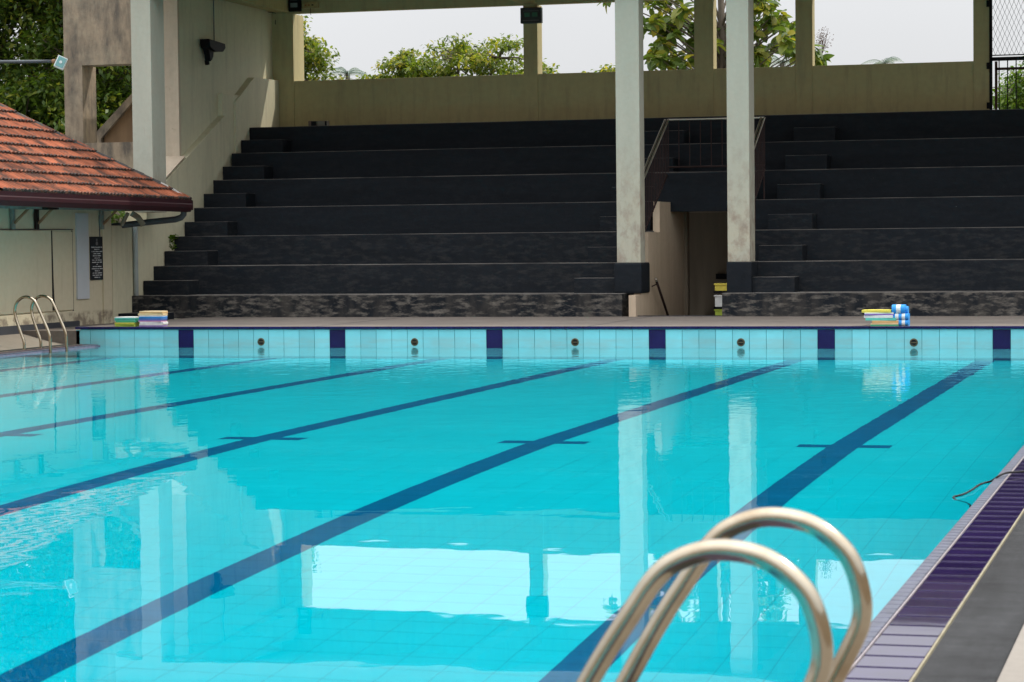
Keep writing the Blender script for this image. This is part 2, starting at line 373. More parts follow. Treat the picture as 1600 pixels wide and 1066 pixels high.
# far end wall with every tile of it
wf = structure(MB().box(-1.80, 20, .008, .6, -1.2, DZ-.03).build('pool_end_wall', GROUT))
tA = MB().box(-P/2+.0035, P/2-.0035, 0, .01, -.45, .262).mesh('wall_tile', TILE, bevel=.0015)
tN = MB().box(-P/2+G/2, P/2-G/2, -.006, .01, -.45, .262).mesh('navy_tile', NAVY, bevel=.0015)
cN = MB().box(-P/2+.003, P/2-.003, -.03, .16, DZ-.030, DZ).mesh('edge_tile', NAVY, bevel=.003)
inlets = [1.25, 3.74, 6.25, 8.75, 11.26]
for i in range(-7, 79):
    xc = i*P
    if i == -7: 
        o = inst('wall_tile', tA, wf, (xc-.0, 0, 0), scale=(.98, 1, 1))
    else:
        inst('navy_tile' if i % 10 == 0 and i >= 0 else 'wall_tile', tN if i % 10 == 0 and i >= 0 else tA, wf, (xc, 0, 0))
    inst('edge_tile', cN, wf, (xc, 0, 0))
for n_, xi in enumerate(inlets):
    names = ['leftmost, straight below the towels of the left kickboards', 'second', 'third', 'fourth', 'fifth']
    t = thing('pool_inlet', ['round pool inlet in far wall nearest the left ladder', 'round pool inlet in far wall, second one from the left',
              'round pool inlet in far wall, middle one of the five', 'round pool inlet in far wall right of the doorway passage',
              'round pool inlet in far wall just under the blue striped floats'][n_], 'inlet', (xi, 0, .075), 'round inlets along the far pool wall')
    ring = MB(); seg = 20
    pts = [(math.cos(2*PI*k/seg), math.sin(2*PI*k/seg)) for k in range(seg)]
    for ra, rb, ya, yb in ((.060, .045, -.004, -.016), (.045, .041, -.016, -.006)):
        for k in range(seg):
            p, q = pts[k], pts[(k+1) % seg]
            ring.quad([(p[0]*ra, ya, p[1]*ra), (q[0]*ra, ya, q[1]*ra), (q[0]*rb, yb, q[1]*rb), (p[0]*rb, yb, p[1]*rb)])
    ring.build('flange', flat('inlet_bronze', (.09, .065, .03)) if n_ == 0 else bpy.data.materials['inlet_bronze'], t)
    c = MB(); c.quad([(p[0]*.042, -.007, p[1]*.042) for p in pts]); c.build('socket', HALO, t)
    MB().box(-.040, .040, -.014, -.009, -.006, .006).build('cross_bar', bpy.data.materials['inlet_bronze'], t)

# water ------------------------------------------------------------
def wz(y):
    # the surface dips a few centimetres towards the near end
    a, b = -17.0, -23.0
    if y > a: return 0.
    if y > b: t = (a-y)/(a-b); return -.0043*(a-b)*t*t*.5
    return -.0043*((a-b)*.5+(b-y))
wm = bpy.data.materials.new('pool_water'); wm.use_nodes = True; t = wm.node_tree; t.nodes.clear()
o_ = N(t, 'ShaderNodeOutputMaterial'); gl = N(t, 'ShaderNodeBsdfGlass', i_Roughness=0., i_IOR=1.333)
geo = N(t, 'ShaderNodeNewGeometry')
def wnoise(scale, st, det=3.):
    mp = N(t, 'ShaderNodeMapping'); mp.inputs['Scale'].default_value = st; L(t, geo.outputs['Position'], mp.inputs[0])
    n = N(t, 'ShaderNodeTexNoise', i_Scale=scale, i_Detail=det, i_Roughness=.5); L(t, mp.outputs[0], n.inputs['Vector']); return n.outputs[0]
sp = N(t, 'ShaderNodeSeparateXYZ'); L(t, geo.outputs['Position'], sp.inputs[0])
fy = N(t, 'ShaderNodeMapRange', i_1=-22., i_2=-4., i_3=0., i_4=1., interpolation_type='SMOOTHSTEP'); L(t, sp.outputs['Y'], fy.inputs[0])
patch = wnoise(.22, (1, .5, 1), 2.)
pr = N(t, 'ShaderNodeMapRange', i_1=.35, i_2=.65, i_3=.45, i_4=1.4); L(t, patch, pr.inputs[0])
mk = N(t, 'ShaderNodeMath', operation='MULTIPLY'); L(t, fy.outputs[0], mk.inputs[0]); L(t, pr.outputs[0], mk.inputs[1])
def mul(a, v):
    n = N(t, 'ShaderNodeMath', operation='MULTIPLY'); L(t, a, n.inputs[0])
    if isinstance(v, (int, float)): n.inputs[1].default_value = v
    else: L(t, v, n.inputs[1])
    return n.outputs[0]
def add(a, b):
    n = N(t, 'ShaderNodeMath', operation='ADD'); L(t, a, n.inputs[0]); L(t, b, n.inputs[1]); return n.outputs[0]
swell = mul(wnoise(1.1, (1, 1, 1), 2.), .0019)
small = mul(wnoise(3.5, (1, 1, 1), 2.), .00022)
rip = mul(mul(wnoise(5.5, (1.5, 1, 1), 3.), .0021), mk.outputs[0])
rip2 = mul(mul(wnoise(2.4, (1.5, 1, 1), 2.), .0042), mk.outputs[0])
h = add(add(swell, small), add(rip, rip2))
bp = N(t, 'ShaderNodeBump', i_Strength=1., i_Distance=1.); L(t, h, bp.inputs['Height']); L(t, bp.outputs[0], gl.inputs['Normal'])
L(t, gl.outputs[0], o_.inputs[0])
va = N(t, 'ShaderNodeVolumeAbsorption'); sig = (1.1, .082, .060); dn = 1.1
va.inputs['Density'].default_value = dn; va.inputs['Color'].default_value = tuple(1-s/dn for s in sig)+(1,)
L(t, va.outputs[0], o_.inputs['Volume'])
mb = MB(); yl = [.004]+[-.5*k for k in range(1, 100)]+[YN-.02]
xa, xb = XL-.01, XR+.01
for a, b in zip(yl, yl[1:]):
    mb.quad([(xa, b, wz(b)), (xb, b, wz(b)), (xb, a, wz(a)), (xa, a, wz(a))])
    mb.quad([(xa, b, wz(b)), (xa, a, wz(a)), (xa, a, -2.8), (xa, b, -2.8)])
    mb.quad([(xb, a, wz(a)), (xb, b, wz(b)), (xb, b, -2.8), (xb, a, -2.8)])
    mb.quad([(xa, a, -2.8), (xb, a, -2.8), (xb, b, -2.8), (xa, b, -2.8)])
mb.quad([(xa, yl[0], 0), (xb, yl[0], 0), (xb, yl[0], -2.8), (xa, yl[0], -2.8)])
mb.quad([(xb, yl[-1], wz(yl[-1])), (xa, yl[-1], wz(yl[-1])), (xa, yl[-1], -2.8), (xb, yl[-1], -2.8)])
import bmesh
me = mb.mesh('pool_water', wm)
bm = bmesh.new(); bm.from_mesh(me); bmesh.ops.remove_doubles(bm, verts=bm.verts, dist=1e-4); bmesh.ops.recalc_face_normals(bm, faces=bm.faces)
for f in bm.faces: f.smooth = f.normal.z > .9
for e in bm.edges:
    if len({lf.normal.z > .9 for lf in e.link_faces}) > 1: e.smooth = False
bm.to_mesh(me); bm.free()
wo = bpy.data.objects.new('pool_water', me); COL.objects.link(wo); structure(wo)

# copings at the long sides --------------------------------------
def side(sgn, X, yfar, zd, deckm, ntile_y0, ntile_y1, mat_y):
    s = sgn
    def bx(a, b, y0, y1, z0, z1): return (min(X+s*a, X+s*b), max(X+s*a, X+s*b), y0, y1, z0, z1)
    base = structure(MB().box(*bx(-.012, .60, YN-.5, yfar, -.006, .018)).build('coping', CGROUT))
    mt = MB().box(-.031, .031, -.058, .058, 0, .016).mesh('mosaic_tile', MOSAIC, bevel=.003)
    y = ntile_y1
    while y > ntile_y0:
        if len([0]) and y > -30: inst('mosaic_tile', mt, base, (X+s*.018, y, .018))
        y -= .125
    MB().box(*bx(.054, .0605, YN, yfar, .018, .0335)).build('grout_line', WGROUT, base)
    ct = MB().box(-.113, .113, -.1215, .1215, 0, .017).mesh('coping_tile', COPE if sgn > 0 else COPEL, bevel=.002)
    y = ntile_y1
    while y > ntile_y0-6:
        inst('coping_tile', ct, base, (X+s*.181, y, .018), (-.0135+random.uniform(-.0006, .0006), 0, 0)); y -= .25
    MB().box(*bx(.297, .304, YN, yfar, .018, .038)).build('edge_strip', EDGEM, base)
    dm = structure(MB().box(*bx(.308, .592, YN, yfar, .0185, .026)).build('drain_mat', RUB))
    V = []; F = []; yy = ntile_y0-6 if sgn > 0 else -9
    while yy < yfar-.02:
        n = len(V); a, b = sorted((X+s*.31, X+s*.59)); st = .022
        V += [(a, yy, .034), (b, yy, .034), (b, yy+st*.6, .034), (a, yy+st*.6, .034), (a, yy, .026), (b, yy, .026), (b, yy+st*.6, .026), (a, yy+st*.6, .026)]
        F += [(n, n+1, n+2, n+3), (n+4, n+5, n+1, n), (n+6, n+7, n+3, n+2)]; yy += st*1.35
    stuffmesh('mat_ribs', V, F, RUB, dm)
    return base
side(1, XR, .0, .03, DECKR, -30.2, -8.0, None)
side(-1, XL, .0, .03, DECKL, -9.0, -.13, None)
structure(MB().box(XR+.596, 26, YN-4, .0, -.4, .036).build('pool_deck', DECKR))
# the left deck rises to the building
mb = MB(); xs_ = [XL-.595, XL-.9, -2.9, -9.5]; zs_ = [.034, .09, .225, .225]
for (a, za), (b, zb) in zip(zip(xs_, zs_), list(zip(xs_, zs_))[1:]):
    mb.quad([(a, YN-4, za), (a, 0, za), (b, 0, zb), (b, YN-4, zb)])
mb.quad([(xs_[0], YN-4, .034), (xs_[0], 0, .034), (xs_[0], 0, -.4), (xs_[0], YN-4, -.4)])
structure(mb.build('pool_deck', DECKL))
mb = MB(); mb.box(-9.5, -1.81, .0, 4.6, -.4, .245); structure(mb.build('pool_deck', CONC))
mb = MB(); mb.box(-1.80, 22, .165, 4.7, -.3, DZ); mb.box(22.0, 26, .0, 16, -.3, .036); structure(mb.build('end_deck', CONC))
for xx in (2.1, 6.4, 10.5): structure(MB().box(xx, xx+.012, .17, 4.55, DZ, DZ+.002).build('deck_joint', PLINTH))

# ------------------------------------------------------------------ grandstand
GS = thing('grandstand', 'roofed concrete grandstand with black painted tiers behind the pool', 'grandstand', (0, 0, 0))
YT = [4.6+.95*k for k in range(7)]; ZT = [.69, 1.2, 1.735, 2.27, 2.81, 3.35, 3.89]
XA, XB = 6.03, 7.62
def tier(x0, x1, k, z0=None, m=None):
    yb = YT[k+1]+.05 if k < 6 else 12.0
    zb = (DZ-.02 if k == 0 else ZT[k-1]-.02) if z0 is None else z0
    o = MB().box(x0, x1, YT[k], yb, zb, ZT[k]).build('tier', m or (TIERW, TIERM, TIERM, TIERC, TIERC, TIERC, TIERC)[k], GS, bevel=.008)
    return o
for k in range(7):
    if k < 4:
        tier(-3, XA-(.14 if k == 0 else .0), k, m=TIERW if k == 0 else None); tier(XB-(.03 if k == 0 else -.02), 22, k)
    elif k == 4: tier(-3, 22, k, z0=2.1)
    else: tier(-3, 22, k)
def steps(x0, x1, ks, m0=TIERM):
    for k in ks:
        z0 = ZT[k]; z1 = z0+(ZT[k+1]-z0)/2
        MB().box(x0+random.uniform(-.01, .01), x1+random.uniform(-.015, .015), YT[k]+.47, YT[k+1]+.02, z0-.01, z1).build('step', [TIERM, TIERM, TIERM, TIERC, TIERC, TIERC][k], GS, bevel=.01)
steps(-2.99, -2.13, range(6)); steps(4.95, 5.88, range(6)); steps(7.95, 8.72, range(6))
MB().box(-2.99, -2.2, 4.0, 4.62, DZ-.1, DZ+.09).build('step', TIERC, GS, bevel=.01)
# black blocks under the front columns
MB().box(5.68, 6.16, 4.93, 5.6, .68, 1.205).build('column_footing', TIERC, GS, bevel=.04)
MB().box(7.60, 8.02, 4.97, 5.6, .68, 1.203).build('column_footing', TIERC, GS, bevel=.015)
# columns
ZR = 6.05
for x0, x1, y0, y1, zb in ((-2.96, -2.585, 4.66, 5.25, 2.16), (5.72, 6.13, 5.0, 5.36, 1.2), (7.615, 7.99, 5.0, 5.5, 1.2), (14.2, 14.6, 5.0, 5.45, 1.2)):
    MB().box(x0, x1, y0, y1, zb, ZR).build('column', COLP, GS, bevel=.012)
# roof beams and slab
MB().box(-3.5, 22, 4.68, 5.0, 5.98, 6.75).build('front_beam', COLP, GS, bevel=.01)
YB = 12.0
MB().box(-3.4, 22, YB, YB+.12, 6.27, 7.1).build('back_beam', CREAM, GS, bevel=.008)
mb = MB(); mb.prism([(4.2, 6.75), (12.33, 7.1), (12.33, 7.25), (4.2, 6.93)], 0, -4, 22.6); mb.build('roof_slab', CREAM, GS)
for xx in (-2.9, 2.3, 5.9, 7.8, 11.2):
    MB().box(xx-.15, xx+.15, 5.0, 12.0, 6.3, 6.76).build('roof_rib', CREAM, GS)
# back wall and its columns
for a, b in ((-3.3, 2.2), (2.49, 5.66), (6.04, 7.65), (7.98, 11.04)):
    MB().box(a-.02, b+.02, YB, YB+.16, 3.8, 4.90).build('back_wall', CREAM, GS, bevel=.006)
for a, b, dpt in ((-3.3, -2.68, .62), (2.2, 2.49, .36), (5.66, 6.04, .34), (7.65, 7.98, .3), (11.04, 11.34, .3)):
    MB().box(a, b, YB-.02, YB-.02+dpt, 3.8, 6.275).build('back_column', CREAM, GS, bevel=.006)
# side wall
SX = -3.0
MB().prism([(3.83, .1), (9.03, .1), (9.03, 4.07), (6.0, 2.66), (5.3, 2.31), (5.3, 1.93), (3.83, 1.93)], 0, -3.42, SX).build('side_parapet', SIDEP, GS, bevel=.006)
MB().prism([(9.03, .1), (12.02, .1), (12.02, 4.5), (9.03, 4.5)], 0, -3.40, SX-.04).build('side_wall_panel', SIDEP, GS)
MB().prism([(9.6, 3.3), (11.97, 3.3), (11.97, 4.92), (10.61, 4.90), (9.6, 4.36)], 0, -3.3, SX+.0).build('side_upper_parapet', SIDEP, GS, bevel=.006)
MB().prism([(7.2, 2.6), (12.3, 2.6), (12.3, 7.05), (7.2, 6.85)], 0, -3.62, -3.14).build('side_wall', SIDEP, GS)
MB().box(-3.60, -3.13, 7.12, 7.2, 2.5, 6.84).build('pier_face', PINK, GS)
MB().prism([(5.2, 2.32), (7.12, 3.22), (7.12, 3.235), (5.2, 2.335)], 0, -3.40, -3.02).build('sill', PINK, GS)
# passage under the stand
PW = [(4.6, -.6), (8.6, -.6), (8.6, 2.3), (7.48, 2.3), (7.48, 2.245), (6.53, 2.245), (6.53, 1.715), (5.58, 1.715), (5.58, 1.18), (5.0, 1.18), (5.0, .66), (4.6, .66)]
MB().prism(PW, 0, XA-.02, XA+.10).build('passage_wall', BUFF, GS)
PW2 = [(4.62, -.6), (10.5, -.6), (10.5, 2.05), (4.62, .6)]
MB().prism([(4.62, -.6), (11, -.6), (11, 2.1), (7.47, 2.1), (7.47, 1.7), (6.52, 1.7), (6.52, 1.17), (5.57, 1.17), (5.57, .66), (4.62, .66)], 0, XB, XB+.12).build('passage_wall', BUFF, GS)
MB().box(XA-.2, XB+.04, 7.44, 7.62, 2.075, 2.775).build('bridge_upstand', TIERC, GS, bevel=.008)
MB().box(XA-.2, XB+.04, 7.62, 8.42, 2.085, 2.22).build('bridge_slab', TIERC, GS)
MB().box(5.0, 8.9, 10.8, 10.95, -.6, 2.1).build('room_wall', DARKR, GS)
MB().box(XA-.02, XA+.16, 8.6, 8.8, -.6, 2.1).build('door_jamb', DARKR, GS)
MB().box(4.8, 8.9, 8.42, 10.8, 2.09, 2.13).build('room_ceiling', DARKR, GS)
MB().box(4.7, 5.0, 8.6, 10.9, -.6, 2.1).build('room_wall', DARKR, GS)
MB().box(6.9, 6.96, 10.7, 10.78, -.4, 2.0).build('door_frame', RUST, GS)
MB().box(6.3, 7.6, 10.72, 10.78, .82, .92).build('wall_rail', BLACKM, GS)
MB().box(6.0, 7.62, 4.72, 4.78, DZ-.1, DZ+.012).build('threshold', PLINTH, GS)
mb = MB(); mb.box(XA, XB, 4.7, 11, -.62, .08)
mb.build('passage_floor', CONC, GS)
MB().box(6.13, XB, 4.78, 5.3, -.1, .2).build('passage_step', CONC, GS)

# railing over the passage
RL = thing('guard_railing', 'steel handrail on brown balusters around the stair opening', 'railing', (0, 0, 0))
def bars(pts, r, m, nm, seg=8):
    o = MB().tube(pts, r, seg).build(nm, m, RL, smooth=False); smooth_curved(o, 50); return o
RXL, RXR, RY = 6.07, 7.80, 7.58
top = 3.71; sl_ = .535
for dx, dy in ((0, 0), (-.055, 0)):
    bars([(RXL+dx, RY, top), (RXL+dx, 4.95+.2, top-(RY-5.15)*sl_)], .019, STEELD, 'handrail')
    bars([(RXR-dx*-1, RY, top), (RXR-dx*-1, 5.3, top-(RY-5.3)*sl_)], .019, STEELD, 'handrail')
bars([(RXL, RY, top), (RXR, RY, top)], .02, STEELD, 'handrail')
bars([(RXL, RY, 2.87), (RXR, RY, 2.87)], .018, RUST, 'bottom_rail')
k = 0; x = RXL+.19
while x < RXR: bars([(x, RY, 2.87), (x, RY, top)], .009, RUST, 'baluster', 6); x += .195
for X_ in (RXL, RXR):
    bars([(X_, RY, 2.80), (X_, 5.25, 2.80-(RY-5.25)*sl_)], .016, RUST, 'bottom_rail')
    y = RY
    while y > 5.3:
        zt = top-(RY-y)*sl_; bars([(X_, y, zt-.95), (X_, y, zt)], .009, RUST, 'baluster', 6); y -= .13
    for yy in (7.5, 6.55, 5.6): bars([(X_, yy, top-(RY-yy)*sl_-1.5), (X_, yy, top-(RY-yy)*sl_-.9)], .014, RUST, 'post', 6)
# handrail in the passage
hr = thing('passage_handrail', 'dark steel handrail going down inside the passage doorway', 'handrail')
a = at(1025, 437, 0, XA+.20); b = at(1043, 491, 0, XA+.20)
o = MB().tube([tuple(a), tuple(b+(b-a)*.5)], .022, 10).build('rail', RUST, hr, smooth=True)
MB().tube([tuple(a+(b-a)*.12), (XA+.1, a[1]+(b[1]-a[1])*.12, a[2]-.12)], .01, 8).build('bracket', RUST, hr, smooth=True)
MB().tube([tuple(a-(b-a)*.02), tuple(a+(b-a)*.03)], .026, 10).build('end_cap', STEELD, hr, smooth=True)
# containers seen at the right side of the passage
for nm, lab, z0, z1, m in (('plastic_crate', 'lime crate at the bottom of the pile just inside the doorway', 0, 0, FO['lime']),
                           ('plastic_crate', 'white crate in the middle of the pile inside the doorway', 0, 0, FO['white']),
                           ('plastic_crate', 'yellow crate on top of the pile inside the doorway', 0, 0, FO['yellow'])):
    ya, yb = {'lime': (483, 496), 'whit': (461, 483), 'yell': (443, 458)}[lab[:4]]
    z1 = at(1125, ya, 1, 6.3)[2]; z0 = at(1125, yb, 1, 6.3)[2]; xl = at(1117, 470, 1, 6.3)[0]
    if lab[:4] == 'lime': z0 = .08
    c = thing(nm, lab, 'crate', (xl+.22, 6.5, z0), 'crates stacked in the doorway')
    MB().box(-.22, .2, -.2, .2, 0, (z1-z0)-.025).build('body', m, c, bevel=.01)
    MB().box(-.235, .215, -.215, .215, (z1-z0)-.03, (z1-z0)-.002).build('rim', m if lab[:4] != 'yell' else FO['yellow'], c, bevel=.006)
    MB().box(-.238, .1, -.224, -.2, (z1-z0)*.0+.0, .04).build('dark_band', BLACKM, c)

# things on the stand ------------------------------------------------
sp_ = at(323, 75, 0, -3.12)
spk = thing('loudspeaker', 'black horn loudspeaker bracketed high on the left side wall of the stand', 'loudspeaker', (-3.12, sp_[1], sp_[2]))
MB().prism([(-.40, .14), (.40, .10), (.42, .02), (.30, -.06), (-.1, -.08), (-.34, -.02)], 0, .02, .22).build('body', BLACKM, spk, bevel=.015)
MB().prism([(-.34, -.0), (-.06, -.07), (-.08, -.17), (-.14, -.24), (-.22, -.28), (-.26, -.16)], 0, .05, .17).build('arm', BLACKM, spk, bevel=.01)
MB().tube([(.08, -.20, -.25), (.08, -.17, -.33)], .045, 10).build('swivel_knob', BLACKM, spk)
MB().tube([(.03, .3, .12), (.03, .3, 2.0)], .012, 8).build('conduit', PIPE, spk)
a = at(829, 24, 1, 11.8)
sg = thing('exit_sign', 'black box sign with two dim green panels hung on the middle back column', 'sign', (a[0], 11.83, a[2]))
MB().box(-.215, .215, -.02, .1, -.155, .155).build('housing', GREENBLK, sg, bevel=.012)
for xx in (-.075, .085): MB().box(xx-.055, xx+.055, -.03, -.022, -.028, .055).build('green_panel', SIGNG, sg)
MB().box(-.16, .17, -.026, -.021, -.105, -.095).build('lettering', DIMP, sg)
MB().box(-.16, .17, -.026, -.021, .085, .09).build('lettering', DIMP, sg)
MB().box(-.02, .02, .1, .16, -.1, .1).build('bracket', BLACKM, sg)
a = at(459, 7, 1, 11.85)
pb = thing('meter_box', 'dark electrical box with a grey window at the left end of the back beam', 'electrical box', (a[0], 11.86, a[2]))
MB().box(-.12, .12, 0, .13, -.14, .3).build('housing', BLACKM, pb, bevel=.008)
MB().box(-.075, .075, -.008, .0, -.06, .03).build('window', flat('grey_window', (.16, .18, .18)), pb)
MB().box(-.075, .075, -.008, .0, .08, .16).build('window', flat('grey_window_dim', (.06, .07, .07)), pb)
a = at(484, 8, 1, 11.9)
yb_ = thing('junction_box', 'yellowed long junction box with orange marks beside the dark electrical box', 'electrical box', (a[0], 11.9, a[2]))
MB().box(-.17, .17, 0, .09, -.06, .06).build('housing', BOXY, yb_, bevel=.008)
for xx in (-.09, -.02, .06): MB().box(xx-.02, xx+.02, -.006, 0, -.015, .012).build('mark', ORG if xx < 0 else BLACKM, yb_)
MB().tube([(0, .03, -.06), (0.01, .03, -.2)], .006, 6).build('cable', BLACKM, yb_)
wr_ = thing('hanging_cable', 'loop of dark cable hanging at the left corner of the back beam', 'cable', (0, 0, 0))
p = [at(x, y, 0, -3.06) for x, y in ((419, 19), (428, 20), (434, 22), (431, 28), (430, 36), (433, 46), (437, 42), (438, 32), (436, 24))]
p2 = [at(x, y, 0, -3.06) for x, y in ((434, 40), (432, 46), (434, 52), (437, 50))]
MB().tube([tuple(q) for q in p], .008, 6).build('loop', BLACKM, wr_); MB().tube([tuple(q) for q in p2], .008, 6).build('loop', BLACKM, wr_)
for (xa_, xb_, m, lab) in ((483, 496, BROWNB, 'small brown card box with dark stripes left on the top tier'), (497, 512, flat('faded_grey_box', (.15, .13, .10)), 'small grey box with a black end left on the top tier')):
    a = at(xa_, 188, 1, 10.5); b = at(xb_, 197, 1, 10.5)
    c = thing('small_box', lab, 'box', ((a[0]+b[0])/2, 10.5, ZT[6]), 'small boxes on the top tier')
    hw = (b[0]-a[0])/2
    MB().box(-hw, hw, -.05, .1, 0, .105).build('carton', m, c, bevel=.004)
    for q in (-.3, .1, .5) if m is BROWNB else (.6,): MB().box(hw*q, hw*q+.035, -.054, -.05, .01, .1).build('stripe', BLACKM, c)

# mesh gate at the right end of the back wall
gt = thing('mesh_gate', 'black iron gate with barred lower half and diamond mesh above at right', 'gate', (0, 0, 0))
x0 = 11.37; x1 = 14.4; zb, zm, zt = 3.9, 4.93, 6.27
def gb(a, b, r=.022, m=BLACKM, nm='frame_bar', seg=6): return MB().tube([a, b], r, seg).build(nm, m, gt)
MB().box(x0-.03, x0+.025, 11.96, 12.01, zb, zt).build('frame_bar', BLACKM, gt); MB().box(x1, x1+.05, 11.96, 12.01, zb, zt).build('frame_bar', BLACKM, gt)
MB().box(x0, x1, 11.96, 12.01, zm-.04, zm+.03).build('frame_bar', BLACKM, gt); MB().box(x0, x1, 11.96, 12.01, zb, zb+.05).build('frame_bar', BLACKM, gt)
x = x0+.15
while x < x1: gb((x, 11.985, zb), (x, 11.985, zm), .012, nm='bar'); x += .158
MB().box(x0, x1, 11.965, 12.0, zm+.055, zm+.075).build('frame_bar', BLACKM, gt)
for zz in (5.97, 4.8, 4.05): MB().box(x0-.08, x0-.02, 11.93, 12.0, zz-.06, zz+.06).build('hinge', BLACKM, gt)
mb = MB(); cw, ch = .043, .20
nxm = int((x1-x0)/cw)
for i in range(-12, nxm+1):
    for s in (1, -1):
        xa_ = x0+i*cw if s > 0 else x0+(i+0)*cw
        pts = []; z = zm+.075
        k = 0; n_ = int((zt-z)/ch*2)+1
        # zig-zag wire
    
for i in range(nxm+1):
    xb_ = x0+.02+i*cw; pts = []; k = 0; z = zm+.07
    while z < zt: pts.append((xb_+(cw/2*.96 if (k+i) % 2 else -cw/2*.96), 11.985, z)); z += ch/2; k += 1
    mb.tube(pts, .0032, 4, caps=False)
o = mb.build('wire_mesh', BLACKM, gt); o['kind'] = 'stuff'
fr = thing('brown_iron_frame', 'brown iron railing standing behind the black mesh gate', 'railing', (0, 0, 0))
a = at(1556, 95, 1, 13)
MB().box(a[0]-.02, a[0]+.03, 12.98, 13.02, 3.8, 4.95).build('post', RUST, fr); MB().box(a[0], 15, 12.98, 13.02, 4.78, 4.83).build('rail', RUST, fr)
MB().box(11.3, 15, 12.3, 13.2, 3.7, 3.85).build('landing', CONC, fr)

# ------------------------------------------------------------------ stair tower behind the left column
ST = thing('stair_tower', 'weathered grey plaster stair tower with an open window beside the stand', 'tower', (0, 0, 0))
Y9 = 9.0
for b in ((-6.37, -3.64, 5.12, 8.5), (-6.37, -5.98, .1, 5.12), (-4.3, -3.64, .1, 5.12), (-5.98, -4.3, .1, 3.60)):
    pass
poly_out = [(-6.37, .1), (-3.64, .1), (-3.64, 8.5), (-6.37, 8.5)]
MB().box(-6.37, -5.98, Y9, Y9+.62, .1, 5.125).build('wall', TOWERM, ST); MB().box(-6.37, -3.64, Y9, Y9+.5, 5.125, 8.5).build('wall', TOWERM, ST)
MB().box(-5.98, -3.64, Y9+.012, Y9+.4, .1, 3.60).build('wall', TOWERM, ST); MB().box(-4.2, -3.64, Y9+.002, Y9+.5, 3.6, 5.125).build('wall', TOWERM, ST)
def poly_at(pts, y): return [(float(q[0]), float(q[2])) for q in (at(a, b, 1, y) for a, b in pts)]
MB().prism(poly_at([(162, 232), (230, 232), (230, 126), (206, 158), (163, 214)], 10.6), 1, 10.6, 10.75).build('stair_parapet', mat('brown_stair_plaster', (.22, .14, .08), .9, [(2, .15, SV)]), ST)
MB().prism(poly_at([(158, 216), (206, 160), (230, 128), (230, 114), (206, 146), (149, 208), (149, 232), (158, 232)], 10.5), 1, 10.5, 10.9).build('stair_coping', TOWERM, ST)
a = at(248, 98, 1, 7.0); b = at(252, 220, 1, 7.0)
dp = thing('drain_pipe', 'thin dark pipe running up the buff pier behind the left column', 'pipe', (0, 0, 0))
MB().tube([(-3.56, 7.1, b[2]), (-3.56, 7.1, a[2])], .012, 8).build('pipe', PIPE, dp)

# ------------------------------------------------------------------ building at the left
BD = thing('changing_room_building', 'cream building with a clay tiled hip roof beside the left ladder', 'building', (0, 0, 0))
BX = -2.9; BY1 = 3.5; BY0 = -9.0; BZ = .22
MB().box(-8.2, BX, BY0, BY1, BZ-.3, 2.24).build('wall', BLDW, BD, bevel=.004)
MB().box(BX, BX+.05, BY0, 2.12, BZ-.1, .50).build('wall_base', BLDW, BD, bevel=.01)
MB().box(BX+.05, BX+.09, BY0, 2.1, BZ-.1, .335).build('plinth', PLINTH, BD, bevel=.004)
MB().box(BX, BX+.03, BY1-.32, BY1+.02, BZ-.1, 2.2).build('corner_strip', BLDW, BD, bevel=.004)
# door shutters painted shut
MB().box(BX+.0, BX+.028, -3.3, 1.22, .52, 1.84).build('shutter', BLDW, BD, bevel=.006)
MB().box(BX+.0, BX+.028, 1.245, 2.0, .52, 1.82).build('shutter', BLDW, BD, bevel=.006)
MB().prism([(1.225, .53), (1.42, .53), (1.33, .60), (1.285, .72), (1.262, 1.1), (1.245, 1.84), (1.22, 1.84)], 0, BX+.02, BX+.035).build('painted_gap_shade', HALO, BD)  # black sheet on the wall, painted shade of the gap between shutters
MB().box(BX+.0, BX+.012, 2.02, 2.045, .5, 1.84).build('frame_joint', PLINTH, BD)
MB().box(BX+.0, BX+.034, -3.3, 2.02, 1.85, 1.862).build('lintel_joint', PLINTH, BD)
MB().box(BX, BX+.03, 2.17, 2.62, .69, 2.13).build('notice_board', PANELW, BD, bevel=.004)
mb = MB(); mb.tube([(BX+.012, 3.08, 2.1), (BX+.012, 3.1, 1.6), (BX+.012, 3.2, 1.1), (BX+.012, 3.24, .5), (BX+.012, 3.27, .3)], .009, 6); mb.build('cable', PIPE, BD)
# plaque
pq = thing('black_plaque', 'tall black plaque with white lettering under an emblem on the cream wall', 'plaque', (BX, 0, 0))
y0_, y1_ = 2.70, 3.19; z0_, z1_ = 1.0, 1.735
MB().box(.0, .022, y0_, y1_, z0_, z1_).build('panel', GREENBLK, pq, bevel=.003)
yc_ = (y0_+y1_)/2
mb = MB()
for cz, r in ((z1_-.055, .022), (z1_-.115, .034)):
    n = 14; mb.prism([(yc_+r*1.25*math.cos(2*PI*k/n), cz+r*math.sin(2*PI*k/n)) for k in range(n)], 0, .022, .025)
mb.build('emblem', DIMP, pq)
lines = ['WWWWWW WWWWWWWW WWW', 'WWWWWW WW', 'WW WWW WWWWWW WWWWW', 'WWWWW WWWWWW', 'WWW WWW WWWWWW', 'WWWWWW WW', 'WWW W WWW WWWWWWW', 'WWWWWWW WWWW WWWW', 'WW', 'WWW WWW WWWWWWW', 'WWWWWWWWW WWW WWWWW', 'WWWWWW W', 'WWW WWWW WWWWWWWW', 'WWWW WWWWWW WWWW', 'WWWWWWW WW']
